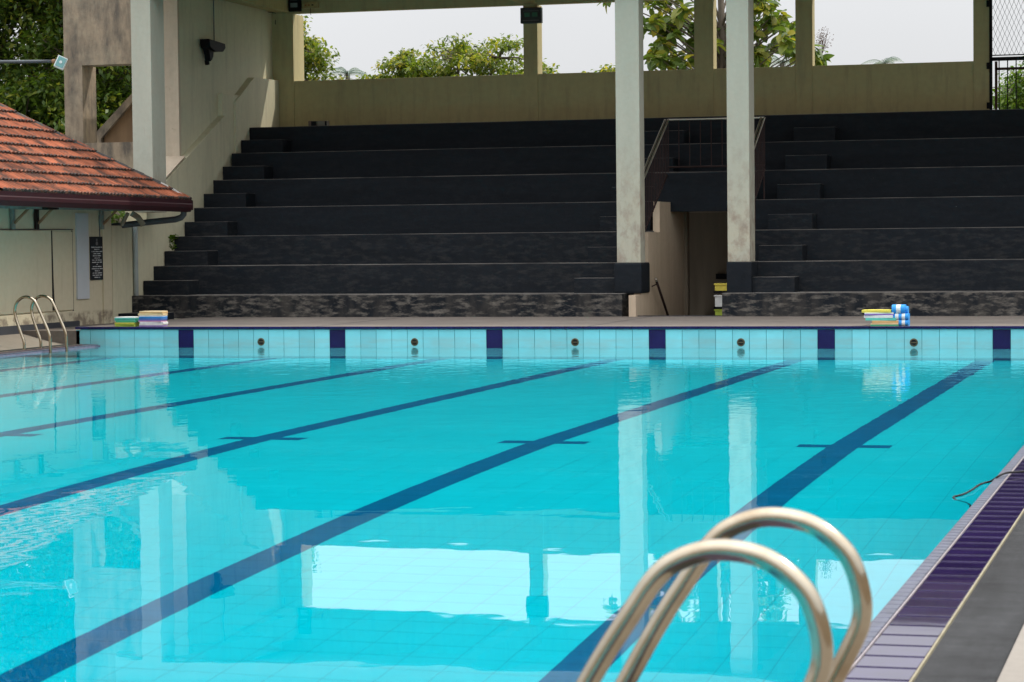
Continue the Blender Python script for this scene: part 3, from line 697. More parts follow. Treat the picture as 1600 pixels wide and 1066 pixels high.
for i, ln in enumerate(lines):
    mb = MB(); zc = z1_-.178-i*.0365; cwid = .0225; st = yc_-len(ln)*cwid/2
    for j, ch_ in enumerate(ln):
        if ch_ != ' ':
            hh = random.choice((.008, .010, .0115)); mb.box(.022, .0245, st+j*cwid+.002, st+(j+1)*cwid-.003, zc-.008, zc-.008+hh*1.4)
    mb.build('lettering', WHITEP, pq)
# roof
EX, EY, EZ, SLP = -1.80, 4.4, 2.335, .65
tiltz = lambda y: (EY-y)*.006
GBt = MB()
def eave(y): return EZ+tiltz(y)
gp = [(0, 0), (-.005, -.065), (.01, -.085), (.01, -.135), (-.03, -.21), (-.09, -.215), (-.13, -.19), (-.13, 0)]
mb = MB()
n0 = [(EX+.045+p[0], BY0-1, eave(BY0-1)+.03+p[1]) for p in gp]; n1 = [(EX+.045+p[0], EY+.05, eave(EY)+.03+p[1]) for p in gp]
k = len(gp)
for i in range(k): j = (i+1) % k; mb.quad([n0[i], n0[j], n1[j], n1[i]])
mb.quad(n0); mb.quad(n1); mb.build('gutter', GUT, BD)
mb = MB(); mb.prism([(-5.8, EZ-.15), (EX+.04, EZ-.15), (EX+.04, EZ+.02), (-5.8, EZ+.02)], 1, EY-.02, EY+.1); mb.build('end_gutter', GUT, BD)
TW = 3.6      # half roof width to the ridge (horizontal)
mb = MB()
mb.quad([(EX-.03, BY0-1, eave(BY0-1)-.02), (EX-.03, EY, EZ-.02), (EX-TW, EY-TW, EZ-.02+SLP*TW), (EX-TW, BY0-1, eave(BY0-1)-.02+SLP*TW)])
mb.quad([(EX, EY-.02, EZ-.02), (EX-2*TW, EY-.02, EZ-.02), (EX-TW, EY-TW, EZ-.02+SLP*TW)])
mb.quad([(EX-TW, EY-TW, EZ-.02+SLP*TW), (EX-2*TW, EY, EZ-.02), (EX-2*TW, BY0-1, EZ-.02), (EX-TW, BY0-1, eave(BY0-1)-.02+SLP*TW)])
mb.build('roof_deck', PIPE, BD)
mb = MB(); mb.box(-8.2, EX-.09, BY0-1, EY-.03, 2.23, 2.25); mb.build('soffit', GREYW, BD)
# clay tiles, each one a piece
tw = .25; tstep = .245; ang = math.atan(SLP); tl = tstep/math.cos(ang)*1.35
def tilemesh():
    b = MB(); nn = 16; pr = []
    for i in range(nn+1):
        u = i/nn; pr.append((u*tw*1.02, .034*abs(math.sin(2*PI*u))**.8+(.012 if i in (0, nn) else 0)))
    zf = .052
    for i in range(nn):
        (ya, ha), (yb, hb) = pr[i], pr[i+1]
        b.quad([(0, ya, ha+zf), (0, yb, hb+zf), (-tl, yb, hb), (-tl, ya, ha)])
        b.quad([(0, ya, ha+zf-.05), (0, yb, hb+zf-.05), (0, yb, hb+zf), (0, ya, ha+zf)], 1)
        b.quad([(-.001, ya, ha+zf+.0012), (-.001, yb, hb+zf+.0012), (-.028, yb, hb+zf+.001-.028*.13), (-.028, ya, ha+zf+.001-.028*.13)], 1)
    return b.mesh('roof_tile', [ROOFT, ROOFE])
rt = tilemesh()
V = []; F = []; nobj = 0
rows = int(TW/tstep)
late = MB()
for r_ in range(rows):
    t0 = r_*tstep; xr = EX-t0+.02
    y = EY-t0-tw*.9
    while y > BY0-1:
        z = EZ+SLP*t0+tiltz(y)
        px_left = y > -2.6-t0*.9 and r_ < 13
        if px_left and nobj < 299:
            inst('roof_tile', rt, BD, (xr+random.uniform(-.008, .008), y, z+random.uniform(0, .004)), (0, ang+random.uniform(-.012, .012), random.uniform(-.01, .01))); nobj += 1
        else:
            nn = 4
            for i in range(nn):
                ya = y+i*tw/nn; yb = y+(i+1)*tw/nn; hh = .006 if i % 2 else 0; h2 = 0 if i % 2 else .006
                late.quad([(xr, ya, z+.02+hh), (xr, yb, z+.02+h2), (xr-tstep, yb, z+SLP*tstep+h2), (xr-tstep, ya, z+SLP*tstep+hh)])
                late.quad([(xr, ya, z-.01+hh), (xr, yb, z-.01+h2), (xr, yb, z+.02+h2), (xr, ya, z+.02+hh)])
        y -= tw
o = late.build('roof_tiling', ROOFT, BD); o['kind'] = 'stuff'
# hip ridge tiles
s_ = .0; hipd = Vector((-1, -1, SLP)).normalized(); hl = .33
hm = MB(); n = 8
ring0 = [(.0, .085*math.cos(PI*k/n), .085*math.sin(PI*k/n)) for k in range(n+1)]
for k in range(n):
    a, b = ring0[k], ring0[k+1]; hm.quad([(0, a[1]*1.1, a[2]*1.1), (0, b[1]*1.1, b[2]*1.1), (hl*1.15, b[1]*.9, b[2]*.9), (hl*1.15, a[1]*.9, a[2]*.9)])
    hm.quad([(0, a[1]*1.1, a[2]*1.1), (0, b[1]*1.1, b[2]*1.1), (0, b[1]*.8, b[2]*.8), (0, a[1]*.8, a[2]*.8)])
hme = hm.mesh('ridge_tile', RIDGE)
rotm = Matrix.Rotation(math.atan2(-1, -1), 4, 'Z') @ Matrix.Rotation(-math.asin(hipd.z), 4, 'Y')
s_ = .62
while s_ < TW*1.7:
    p_ = Vector((EX, EY, EZ+.01))+hipd*s_
    o = inst('ridge_tile', hme, BD, p_, (rotm @ Matrix.Rotation(random.uniform(-.03, .03), 4, 'Y')).to_euler()); s_ += hl
MB().tube([(EX-.02, EY-.02, EZ+.02), tuple(Vector((EX, EY, EZ+.03))+hipd*.35), tuple(Vector((EX, EY, EZ+.04))+hipd*.75)], [.05, .07, .06], 8).build('mortar_patch', MORT, BD)
# hip on the hidden side
# brackets under the eave
for yb_b, m1, m2, nm in ((-.15, GREYW, WOOD, 0), (.68, RUST, WOOD, 0), (3.12, GREYW, WOOD, 0)):
    br = MB().box(BX+.02, BX+.07, yb_b-.04, yb_b+.04, 1.86, 2.23).build('bracket', m1, BD)
    MB().tube([(BX+.07, yb_b, 1.95), (BX+.34, yb_b, 2.2)], .022, 6).build('strut', m2, br)
    MB().box(BX+.02, BX+.42, yb_b-.035, yb_b+.035, 2.17, 2.225).build('arm', m1, br)
MB().box(BX+.1, BX+.16, BY0, EY-.6, 2.18, 2.226).build('purlin', GREYW, BD)
p_ = [at(205, 333, 1, 3.9), at(216, 340, 1, 3.95), at(224, 352, 1, 4.0)]
MB().tube([tuple(q) for q in p_], .05, 8).build('rafter_end', mat('grey_timber', (.26, .24, .18), .85), BD)
p_ = [at(200, 333, 1, 3.8), at(190, 352, 1, 3.8)]
MB().tube([tuple(q) for q in p_], .035, 6).build('rafter_strut', bpy.data.materials['grey_timber'], BD)
dpp = thing('downpipe', 'dark grey gutter pipe running from the eave corner back to the wall', 'pipe', (0, 0, 0))
pp = [at(x, y, 1, Y) for x, y, Y in ((287, 330, 4.42), (287, 335, 4.43), (283, 340, 4.44), (274, 343, 4.45), (235, 347, 4.4), (200, 351, 4.3), (174, 354, 4.2), (150, 357, 4.1))]
o = MB().tube([tuple(q) for q in pp], .055, 12).build('pipe', PIPE, dpp); smooth_curved(o)
vp = thing('wall_pipe', 'pale blue grey pipe standing against the stained side wall', 'pipe', (0, 0, 0))
a = at(211, 352, 0, -2.95); b = at(213, 470, 0, -2.95)
MB().tube([tuple(a), (a[0], a[1], .3)], .045, 10).build('pipe', PIPEL, vp, smooth=True)

# floodlight on an arm
a = at(-30, 97, 1, 6); b = at(82, 96, 1, 6); c_ = at(95, 98, 1, 6)
fl = thing('floodlight', 'white floodlight with teal glass on a long thin arm at top left', 'floodlight', (0, 0, 0))
MB().tube([(a[0], 6, -.1), (a[0], 6, a[2]+.4)], .06, 10).build('mast', PIPE, fl, smooth=True)
MB().tube([tuple(a), tuple(b)], .03, 8).build('arm', PIPE, fl, smooth=True)
hd = MB().box(-.095, .095, -.03, .05, -.115, .115).build('head', LAMPW, fl, bevel=.012); hd.location = tuple(c_); hd.rotation_euler = (math.radians(-12), math.radians(24), math.radians(20))
gls = MB().box(-.075, .075, -.038, -.031, -.095, .095).build('glass', LAMPG, hd)
rf = MB().tube([(0, -.039, 0), (0, -.045, 0)], .028, 12).build('reflector', LAMPW, hd)
MB().tube([tuple(b), tuple(b+np.array([.06, 0, .0]))], .04, 8).build('clamp', WOOD, fl)

# ------------------------------------------------------------------ unseen walls added on the camera's side for the ladder's reflections
ew = thing('added_unseen_wall', 'unseen tan wall added behind the near end of the pool for reflections', 'wall', (0, 0, 0))
MB().box(-12, 27, -58.0, -57.7, -.4, 5.2).build('wall', BUFF, ew); MB().box(-12.1, 27.1, -58.06, -57.64, 5.2, 5.32).build('coping', CONC, ew)
ew = thing('added_unseen_wall', 'unseen tan wall added along the right side of the deck for reflections', 'wall', (0, 0, 0))
MB().box(26.02, 26.3, -57.6, -1, -.4, 3.2).build('wall', BUFF, ew); MB().box(25.96, 26.36, -57.6, -1, 3.2, 3.3).build('coping', CONC, ew)

# ------------------------------------------------------------------ ladders
def arc_pts(c, r, a0, a1, n, y):
    return [(c[0]+r*math.cos(a0+(a1-a0)*i/n), y, c[1]+r*math.sin(a0+(a1-a0)*i/n)) for i in range(n+1)]
def ladder_rail(pts2, y):
    # smooth polyline (Chaikin) in XZ
    p = [Vector((a, y, b)) for a, b in pts2]
    for _ in range(3):
        q = [p[0]]
        for a, b in zip(p, p[1:]): q += [a*.75+b*.25, a*.25+b*.75]
        q.append(p[-1]); p = q
    return p
def make_ladder(label, ys, shape, r, group):
    t = thing('pool_ladder', label, 'ladder', (0, 0, 0), group)
    for y in ys:
        o = MB().tube(ladder_rail(shape, y), r, 20).build('rail', STEEL, t); smooth_curved(o)
        bx_, bz_ = shape[0]
        MB().tube([(bx_, y, bz_-.002), (bx_, y, bz_+.012)], r*1.9, 18).build('base_flange', STEEL, t)
    lx_ = shape[-1][0]
    for z in (-.25, -.5, -.75):
        if z > shape[-1][1]: MB().box(lx_-.04, lx_+.04, ys[0], ys[1], z-.015, z+.015).build('tread', STEEL, t, bevel=.004)
    return t

SH_N = [(14.20, .03), (14.20, .10), (14.26, .20), (14.50, .611), (14.544, .698), (14.567, .752), (14.566, .809), (14.545, .882), (14.512, .924), (14.449, .969), (14.36, .982), (14.292, .966), (14.232, .931),
        (14.171, .837), (14.11, .747), (14.023, .592), (13.87, .32), (13.84, .22), (13.84, -.85)]
make_ladder('stainless steel ladder rails arching in the foreground over the right pool edge', (-30.72, -30.12), SH_N, .0225, 'pool ladders')
SH_F = [(-1.80, .03), (-1.80, .16), (-1.84, .26), (-1.935, .52), (-1.95, .62), (-1.93, .72), (-1.85, .81), (-1.75, .835), (-1.64, .80), (-1.58, .72), (-1.48, .50), (-1.385, .29), (-1.37, .22), (-1.37, -.6)]
make_ladder('stainless steel ladder at the far left corner of the pool', (-1.92, -1.37), SH_F, .0225, 'pool ladders')

# ------------------------------------------------------------------ kickboards and floats
def board(label, cols, x, y, z, rz=0., w=.42, d=.28, h=.034, grp='kickboards left on the far pool edge'):
    t = thing('kickboard', label, 'kickboard', (x, y, z), grp); t.rotation_euler = (0, 0, rz)
    n = len(cols); hh = h/n
    for i, c in enumerate(cols):
        pr = [(-w/2, -d/2), (w/2, -d/2), (w/2, d/2-.08), (w/2-.08, d/2), (-w/2+.08, d/2), (-w/2, d/2-.08)]
        MB().prism(pr, 2, i*hh+.0005, (i+1)*hh-.0005).build('foam_layer', FO[c], t, bevel=min(.004, hh*.3))
    return t
def kx(px, y=.35): return at(px, 500, 1, y)[0]
xl = kx(201); yk = .35; z = DZ
for lab, cols in (('lime kickboard at the bottom of the low stack nearest the left ladder', ['lime']),
                  ('lime and yellow kickboard second from the bottom of the low left stack', ['lime', 'yellow']),
                  ('green edged kickboard third from the bottom of the low left stack', ['green']),
                  ('teal kickboard fourth from the bottom of the low left stack', ['teal']),
                  ('pale teal kickboard on top of the low left stack', ['teal', 'white'])):
    board(lab, cols, xl+random.uniform(-.012, .012), yk+random.uniform(-.02, .02), z, random.uniform(-.06, .06), w=.34); z += .0275 if len(cols) < 2 else .0345
xl = kx(241); z = DZ
for lab, cols, dx in (('purple and white kickboard at the bottom of the tall stack of the left pair', ['purple', 'white'], 0), ('white kickboard second from the bottom of the tall left stack', ['white'], .01),
                  ('pink and lilac kickboard in the tall left stack under the blue one', ['pink', 'purple'], -.01), ('blue kickboard in the tall left stack with a pink one below it', ['blue'], 0),
                  ('light blue and white kickboard in the tall left stack above the blue one', ['sky', 'white'], .0), ('cream kickboard second from the top of the tall left stack', ['cream'], -.005),
                  ('orange kickboard on top of the tall left stack', ['orange', 'cream'], .01)):
    board(lab, cols, xl+dx, yk, z, random.uniform(-.05, .05), w=.40 if 'cream k' not in lab else .42); z += .0345
xl = kx(1378); z = DZ
for lab, cols, dx, w_ in (('green and white kickboard at the bottom left of the right stack', ['green', 'white'], -.09, .26),):
    pass
rs = (('cream and green kickboard at the bottom of the right stack by the blue floats', ['green', 'cream'], .05, .40), ('orange kickboard second from the bottom of the right stack', ['orange'], .06, .38),
      ('teal kickboard in the middle of the right stack, slightly turned', ['teal'], .0, .44), ('white kickboard in the right stack above the teal one', ['white'], -.03, .42),
      ('purple kickboard in the right stack below the yellow one', ['purple', 'white'], -.03, .42), ('yellow kickboard on top of the right stack by the blue floats', ['yellow', 'yellow'], -.06, .42))
for lab, cols, dx, w_ in rs:
    board(lab, cols, xl+dx, yk, z, random.uniform(-.05, .05), w=w_, h=.040); z += .0385
xl = kx(1410); z = DZ
for i, lab in enumerate(('blue float with two white stripes at the bottom of its stack', 'blue float with two white stripes in the middle of its stack', 'blue float with one white stripe on top of its stack')):
    t = thing('pull_float', lab, 'float', (xl+(-.02, -.02, -.045)[i], .34, z), 'blue and white striped floats'); hgt = (.088, .092, .125)[i]; ww = .235 if i < 2 else .19
    cols = ['sky', 'white', 'sky', 'white', 'sky'] if i < 2 else ['sky', 'white', 'sky']
    rad = hgt/2; n = 12
    prof = [(-.11+rad+rad*math.cos(PI/2+PI*k/n), rad+rad*math.sin(PI/2+PI*k/n)) for k in range(n+1)]+[(.11-rad+rad*math.cos(-PI/2+PI*k/n), rad+rad*math.sin(-PI/2+PI*k/n)) for k in range(n+1)]
    for q, c in enumerate(cols):
        a = -ww/2+ww*q/len(cols); b_ = a+ww/len(cols)
        MB().prism(prof, 0, a, b_).build('foam_band', FO[c], t)
    if i == 2:
        MB().prism([(p[0]*.8+.02, p[1]*.8) for p in prof], 0, ww/2, ww/2+.035).build('foam_band', FO['sky'], t)
    z += hgt

# hose over the right edge
hs = thing('hose', 'thin black hose trailing over the right pool edge into the water', 'hose', (0, 0, 0))
P0 = [at(1640, 733, 2, .05), at(1600, 737, 2, .05), at(1582, 738, 2, .055), at(1571, 739, 2, .055), at(1560, 744, 2, .05), at(1549, 752.5, 2, .012), at(1540, 754, 2, .004), at(1530, 757.5, 2, .006), at(1521, 764, 2, .01), at(1513, 769, 2, .004), at(1503, 773.5, 2, .003), at(1484, 777.5, 2, .001)]
q = [Vector(p) for p in P0]; q.append(q[-1]+Vector((.14, -.22, -.03))); q.append(Vector((XR-.05, q[-1].y-.15, -.12)))
for _ in range(2):
    r_ = [q[0]]
    for a, b in zip(q, q[1:]): r_ += [a*.75+b*.25, a*.25+b*.75]
    r_.append(q[-1]); q = r_
MB().tube(q, .007, 8).build('hose_run', HOSE, hs, smooth=True)

# ------------------------------------------------------------------ vegetation
def leaves_mesh(name, C, m, size, per, spread, droop=.3, aspect=.5, shade=None):
    """C: cluster centres (n,3) with tint bias; builds per leaves round each"""
    n = len(C)*per
    c = np.repeat(C, per, axis=0)+rng.normal(0, 1, (n, 3))*np.array(spread)
    s = size*rng.uniform(.6, 1.3, n)
    th = rng.uniform(0, 2*PI, n); ph = rng.normal(-droop, .5, n)
    d = np.stack([np.cos(th)*np.cos(ph), np.sin(th)*np.cos(ph), np.sin(ph)], 1)
    sd = np.cross(d, np.array([0, 0, 1.])+rng.normal(0, .5, (n, 3))); sd /= np.linalg.norm(sd, axis=1)[:, None]
    a = c; b = c+d*s[:, None]*.5+sd*s[:, None]*aspect*.5; e = c+d*s[:, None]-np.array([0, 0, .15])*s[:, None]; f = c+d*s[:, None]*.5-sd*s[:, None]*aspect*.5
    v = np.stack([a, b, e, f], 1).reshape(-1, 3)
    me = bpy.data.meshes.new(name); me.vertices.add(4*n); me.vertices.foreach_set('co', v.ravel())
    me.loops.add(4*n); me.loops.foreach_set('vertex_index', np.arange(4*n)); me.polygons.add(n)
    me.polygons.foreach_set('loop_start', np.arange(n)*4); me.polygons.foreach_set('loop_total', np.full(n, 4))
    at_ = me.attributes.new('tint', 'FLOAT', 'FACE')
    tb_ = np.repeat(rng.uniform(-.22, .22, len(C)), per)
    at_.data.foreach_set('value', np.clip(rng.normal(.5, .2, n)+tb_, 0, 1).astype(np.float32))
    me.materials.append(m); me.update(); me.validate(); return me
def tree(name, label, base, trunk_h, blobs, m, leaf=.12, per=26, clusters=60, spread=.22, r0=.18, group='trees behind the grandstand', hole=.0):
    """blobs: (dx,dy,z,rx,ry,rz, density)"""
    t = thing(name, label, 'tree', base, group)
    tr = MB(); ft = Vector((0, 0, trunk_h))
    tr.tube([(0, 0, -3), (random.uniform(-.1, .1), 0, trunk_h*.5), ft], [r0, r0*.8, r0*.6], 10)
    tr.build('trunk', BARK, t, smooth=True)
    CC = []; br = MB()
    for (dx, dy, z, rx, ry, rz, dn) in blobs:
        c = Vector((dx, dy, z)); br.tube([ft*.8, (ft+c)*.5+Vector((0, 0, -.3)), c], [r0*.45, r0*.28, r0*.12], 6)
        n = int(clusters*dn); nc = max(9, n//5)
        u = rng.normal(0, 1, (n, 3)); u /= np.linalg.norm(u, axis=1)[:, None]; rad = rng.uniform(.35, 1.0, n)**.45
        p = u*rad[:, None]*np.array([rx, ry, rz])+np.array([dx, dy, z])
        hub = p[:nc]; p = hub[rng.integers(0, nc, n)]+rng.normal(0, 1, (n, 3))*np.array([rx, ry, rz])*np.array([.24, .24, .20]); CC.append(p)
        for q in p[::3]:
            mid = (Vector(q)+c)*.5+Vector((0, 0, .1)); br.tube([c, mid, Vector(q)], [r0*.12, r0*.08, r0*.03], 4, caps=False)
    b = br.build('limbs', BARK, t); b['kind'] = 'stuff'
    me = leaves_mesh('crown', np.concatenate(CC), m, leaf, per, (spread, spread, spread*.6))
    o = bpy.data.objects.new('crown', me); COL.objects.link(o); o.parent = t
    return t
def W(x, y, Y):
    p = at(x, y, 1, Y); return p
# big dark tree at the left, seen beside and through the stair tower
Y = 24; c = W(60, 100, Y)
bl = [(-3.2, 0, c[2]-.5, 2.6, 2.4, 1.8, 1.5), (-.8, 1, c[2]+1.6, 2.4, 2.2, 1.8, 1.5), (1.6, 0, c[2]-.6, 2.0, 2, 1.6, 1.3), (.0, -1, c[2]-2.2, 2.6, 2.0, 1.5, 1.3), (3.0, 1, c[2]+1.8, 1.8, 2, 1.6, .9), (-3.0, 1, c[2]+3.6, 2.6, 2.4, 1.8, 1.2), (1.2, 0, c[2]+4.4, 2.4, 2.4, 1.8, 1.4), (-2.5, 0, c[2]+6.5, 2.8, 2.4, 2., 1.5), (1.2, 0, c[2]+7.4, 2.6, 2.4, 2., 1.5), (3.2, 0, c[2]+4.6, 1.6, 2.4, 1.8, 1.1), (-3.6, 0, c[2]-3., 2.2, 2, 1.5, 1), (2.6, 0, c[2]-2.6, 1.6, 1.6, 1.3, .9)]
tree('shade_tree', 'large dark green tree filling the sky at the far left behind the stair tower', (c[0], Y, 0), c[2]-3.5, [(a, b, z_, x, y, r_, d) for a, b, z_, x, y, r_, d in bl], LEAFD, leaf=.19, per=52, clusters=190, spread=.33, r0=.32)
Y = 27; c = W(150, 160, Y)
tree('shade_tree', 'bushy green tree seen through the open window of the stair tower', (c[0]+.5, Y, 0), c[2]-2, [(-.6, 0, c[2]+.2, 1.7, 1.6, 1.4, 1.4), (1.4, 0, c[2]-.6, 1.5, 1.5, 1.3, 1.2), (.2, 1, c[2]-2.2, 2.2, 1.6, 1.4, 1.2), (2.6, 1, c[2]+.4, 1.2, 1.4, .9, .5)], LEAFD, leaf=.15, per=36, clusters=120, spread=.28, r0=.25)
# tree right of the left back column
Y = 27; c = W(470, 90, Y)
tree('shade_tree', 'sunlit green tree rising beside the left back column', (c[0]-.6, Y, 0), c[2]-1, [(-.7, 0, c[2]+.25, 1.0, 1.2, .8, 1.4), (.35, 0, c[2]+.1, .85, 1, .7, 1.3), (.3, .3, c[2]-.6, 1.15, 1, .5, 1.3), (-.05, 0, c[2]+.75, .5, .6, .5, .6), (-1.2, 0, c[2]+1.5, .7, 1, .5, .5)], LEAFM, leaf=.15, per=30, clusters=72, spread=.14, r0=.2)
# round crowned trees in the middle
Y = 30; c = W(720, 95, Y)
tree('round_tree', 'broad round yellow green tree centred behind the back wall', (c[0], Y, 0), c[2]-1.5, [(-.1, 0, c[2]+.1, .95, 1.2, .42, .9), (1.1, 0, c[2]+.05, .95, 1.2, .42, .9), (-.9, 0, c[2]-.3, .7, 1, .36, .6), (.5, 0, c[2]-.6, 2.0, 1.2, .5, 1.6)], LEAFM, leaf=.15, per=26, clusters=62, spread=.12, r0=.2)
c = W(625, 105, Y)
tree('round_tree', 'lower leafy tree spreading left of the round tree', (c[0], Y, 0), c[2]-1, [(0.1, 0, c[2]-.05, .6, .8, .28, .7), (.35, 0, c[2]+.25, .28, .4, .2, .3), (-.4, 0, c[2]-.35, .6, .6, .18, .5), (.4, 0, c[2]-.4, .8, .8, .3, 1.0), (-.7, 0, c[2]-.38, .6, .5, .16, .9)], LEAFM, leaf=.15, per=24, clusters=55, spread=.10, r0=.14)
c = W(862, 112, Y)
tree('round_tree', 'small leafy tip showing just right of the middle back column', (c[0]-.3, Y, 0), c[2]-1, [(0, 0, c[2]-.15, .32, .4, .22, .6), (-.5, 0, c[2]-.1, .4, .5, .3, .6)], LEAFM, leaf=.12, per=22, clusters=40, spread=.1, r0=.1)
c = W(912, 112, 32)
tree('round_tree', 'little treetop just over the wall between the middle and front columns', (c[0], 32, 0), c[2]-1, [(0, 0, c[2]-.15, .28, .3, .12, .5), (.9, 0, c[2]-.05, .35, .3, .2, .5)], LEAFM, leaf=.14, per=18, clusters=36, spread=.09, r0=.08)
# large leaved tree between the front columns
Y = 17.5; c = W(1110, 40, Y)
tk = thing('large_leaved_tree', 'large leaved yellow green tree behind the two pale front columns', 'tree', (c[0], Y, 0), 'trees behind the grandstand')
tr = MB(); x_ = W(1127, 60, Y)[0]-c[0]
tr.tube([(x_-.05, 0, -1), (x_, 0, 4), (x_+.04, 0, 5.6), (x_-.05, 0, 8)], [.16, .11, .085, .05], 10); tr.build('trunk', BARK, tk, smooth=True)
CL = []
for px_, py_, n, sx_, sz_ in ((1030, 30, 7, .35, .4), (1030, 85, 7, .3, .25), (1065, 55, 6, .35, .35), (1055, 95, 4, .3, .12), (1098, 40, 5, .3, .4), (1122, 80, 3, .15, .3), (1200, 25, 8, .35, .35), (1215, 50, 7, .3, .3), (1190, 85, 4, .2, .2), (1235, 70, 4, .15, .25), (1280, 92, 3, .06, .12), (1170, 60, 4, .2, .4), (1090, -30, 7, .8, .4), (1180, -30, 8, .6, .4), (1010, -10, 6, .4, .4)):
    p = W(px_, py_, Y)
    for _ in range(int(n*1.5)): CL.append((p[0]-c[0]+random.gauss(0, sx_*.6), random.uniform(-1.2, 1.2), p[2]+random.gauss(0, sz_*.6)))
br = MB()
for i, q in enumerate(CL):
    mid = Vector((x_*.6+q[0]*.4, q[1]*.4, q[2]-.6)); br.tube([(x_, 0, max(3.5, q[2]-1.2)), mid, q], [.03, .02, .008], 5, caps=False)
b = br.build('limbs', BARK, tk); b['kind'] = 'stuff'
def bigleaf(L_):
    b = MB(); n = 6; rowsL = []
    for i in range(n+1):
        u = i/n; wdt = .30*L_*math.sin(PI*min(1, u*.92+.06))**.8; xx = u*L_; zz = -.22*L_*u*u
        rowsL.append(((xx, -wdt, zz+wdt*.35), (xx, 0, zz), (xx, wdt, zz+wdt*.35)))
    for i in range(n):
        for k in (0, 1): b.quad([rowsL[i][k], rowsL[i][k+1], rowsL[i+1][k+1], rowsL[i+1][k]])
    return b
lms = []
for v_, tnt in enumerate((.25, .45, .6, .72, .95)):
    me = bigleaf(.29).mesh('leaf', LEAFT, smooth=True); a_ = me.attributes.new('tint', 'FLOAT', 'FACE')
    a_.data.foreach_set('value', [tnt]*len(me.polygons)); lms.append(me)
nleaf = 0; LV = MB()
for q in CL:
    for _ in range(random.randint(8, 12)):
        rz_ = random.uniform(0, 2*PI); ry_ = random.gauss(.25, .45); s_ = random.uniform(.7, 1.25)
        pos = (q[0]+random.gauss(0, .05), q[1]+random.gauss(0, .05), q[2]+random.gauss(0, .05))
        if nleaf < 299 and q[2] < 6.4:
            inst('leaf', random.choices(lms, (3, 5, 5, 4, 1))[0], tk, pos, (random.gauss(0, .4), ry_, rz_), (s_, s_, s_)); nleaf += 1
        else:
            mtx = Matrix.Translation(pos) @ Euler((random.gauss(0, .4), ry_, rz_)).to_matrix().to_4x4() @ Matrix.Scale(s_, 4)
            b0 = bigleaf(.29); n = len(LV.v); LV.v += [tuple(mtx @ Vector(p)) for p in b0.v]; LV.f += [tuple(n+i for i in f) for f in b0.f]; LV.mi += b0.mi
me = LV.mesh('foliage', LEAFT, smooth=True); a_ = me.attributes.new('tint', 'FLOAT', 'FACE'); a_.data.foreach_set('value', np.repeat(rng.uniform(.2, .9, len(me.polygons)//12+1), 12)[:len(me.polygons)].astype(np.float32))
o = bpy.data.objects.new('foliage', me); COL.objects.link(o); o.parent = tk; o['kind'] = 'stuff'
# dried seed head
p = W(1285, 62, Y); mb = MB()
for _ in range(150):
    a = Vector((p[0]-c[0]+random.gauss(0, .09), random.gauss(0, .1), p[2]+random.gauss(0, .11))); mb.box(a.x-.008, a.x+.008, a.y-.008, a.y+.008, a.z-.008, a.z+.008)
for _ in range(26):
    a = Vector((p[0]-c[0]+random.gauss(0, .1), random.gauss(0, .1), p[2]+random.gauss(0, .12))); mb.tube([(p[0]-c[0], 0, p[2]-.3), a], .003, 3, caps=False)
o = mb.build('seed_head', flat('dry_brown', (.17, .12, .10)), tk); o['kind'] = 'stuff'
# shrub seen under the eave
c = W(192, 338, 8)
tree('shrub', 'small green shrub seen through the gap under the tiled eave', (c[0], 8, 0), 1.6, [(0, 0, c[2]-.1, .5, .4, .35, 1.2)], LEAFF, leaf=.09, per=26, clusters=50, spread=.09, r0=.04, group='shrubs')
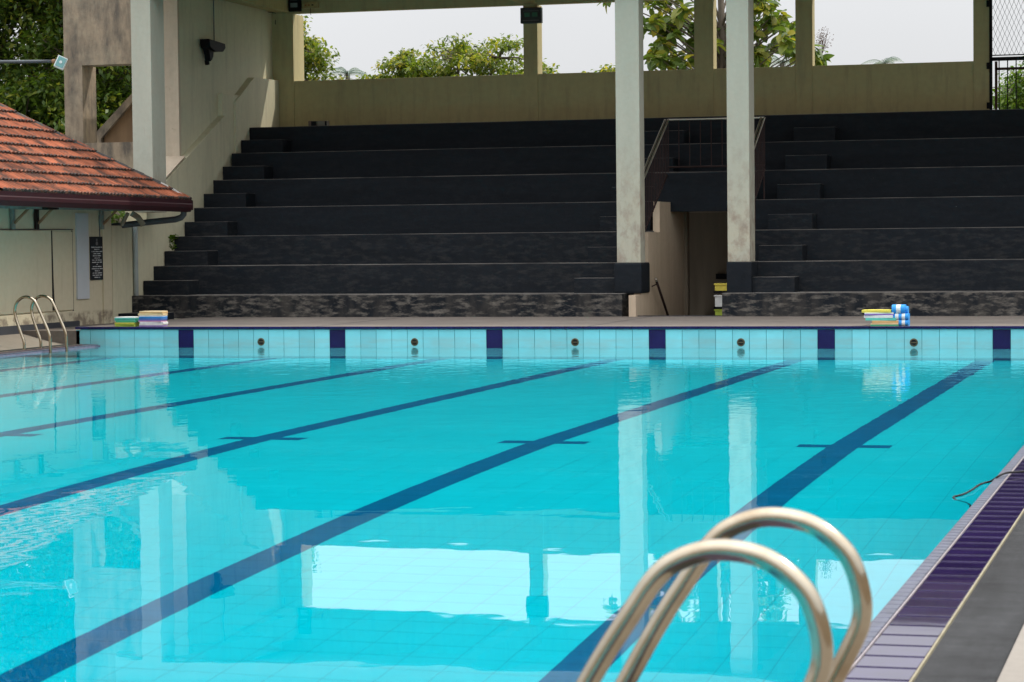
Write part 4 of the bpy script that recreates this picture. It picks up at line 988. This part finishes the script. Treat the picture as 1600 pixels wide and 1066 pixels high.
# trees beyond the gate
Y = 26; c = W(1590, 130, Y)
tree('shade_tree', 'fresh green tree seen through the bars of the mesh gate', (c[0]+.4, Y, 0), c[2]-.6, [(-.5, 0, c[2]-.15, .9, .9, .45, 1.5), (.6, 0, c[2]-.2, .9, .9, .5, 1.4), (.1, 0, c[2]-.8, 1.4, 1, .5, 1.3)], LEAFF, leaf=.13, per=26, clusters=60, spread=.14, r0=.12)
def palm(label, px, py, Y, sc, nf=11):
    p = W(px, py, Y); t = thing('coconut_palm', label, 'palm tree', (p[0], Y, 0), 'far coconut palms')
    MB().tube([(0, 0, -3), (.2*sc, 0, p[2]*.5), (0, 0, p[2])], [.16, .12, .1], 8).build('trunk', BARK, t, smooth=True)
    for i in range(nf):
        az = 2*PI*i/nf+random.uniform(-.2, .2); up = random.uniform(.2, 1.2); Ln = sc*random.uniform(.85, 1.15); mb = MB(); pr = []
        for k in range(9):
            u = k/8; rr = Ln*(u*math.cos(up)+.2*u*u); zz = Ln*(u*math.sin(up)-.75*u*u); pr.append(Vector((rr*math.cos(az), rr*math.sin(az), zz)))
        mb.tube(pr, [.03*(1-.8*k/8) for k in range(9)], 4, caps=False)
        sd_ = Vector((-math.sin(az), math.cos(az), 0))
        for k in range(1, 22):
            u = k/22; q = pr[int(u*8)].lerp(pr[min(8, int(u*8)+1)], u*8-int(u*8)); l_ = Ln*.30*math.sin(PI*(.12+.85*u))
            for s in (-1, 1):
                tp = q+sd_*s*l_*.75+Vector((math.cos(az), math.sin(az), 0))*l_*.4-Vector((0, 0, l_*.55)); wv = Vector((math.cos(az), math.sin(az), 0))*Ln*.009
                mb.quad([q-wv, q+wv, tp])
        me = mb.mesh('frond', LEAFP); a_ = me.attributes.new('tint', 'FLOAT', 'FACE'); a_.data.foreach_set('value', [random.uniform(.2, .9)]*len(me.polygons))
        o = bpy.data.objects.new('frond', me); COL.objects.link(o); o.parent = t; o.location = (0, 0, p[2])
    return t
palm('distant coconut palm top just clearing the wall in the right opening', 1382, 100, 110, 1.5)
palm('hazy palm crown hanging beside the tree near the left back column', 543, 116, 60, 1.1)
palm('haze tinted palm behind the large leaved tree between the right columns', 1222, 98, 60, 1.5)

# weed on the stand
wd = thing('weed', 'small bright green weed growing from the left end of the third tier', 'plant', tuple(at(267, 393, 1, 6.38)), None)
b = bigleaf(.15)
for i in range(22):
    me = b.mesh('leaf', LEAFF, smooth=True) if i == 0 else me
    if i == 0: a_ = me.attributes.new('tint', 'FLOAT', 'FACE'); a_.data.foreach_set('value', [.45]*len(me.polygons))
    inst('leaf', me, wd, (random.gauss(0, .03), random.gauss(0, .02), .01+i*.013), (random.gauss(0, .4), -.5+random.uniform(-.3, .3), random.uniform(0, 6.28)), (1, 1, 1))
MB().tube([(0, 0, 0), (.005, 0, .26)], .004, 5).build('stem', BARK, wd)
print('objects', len(bpy.data.objects))
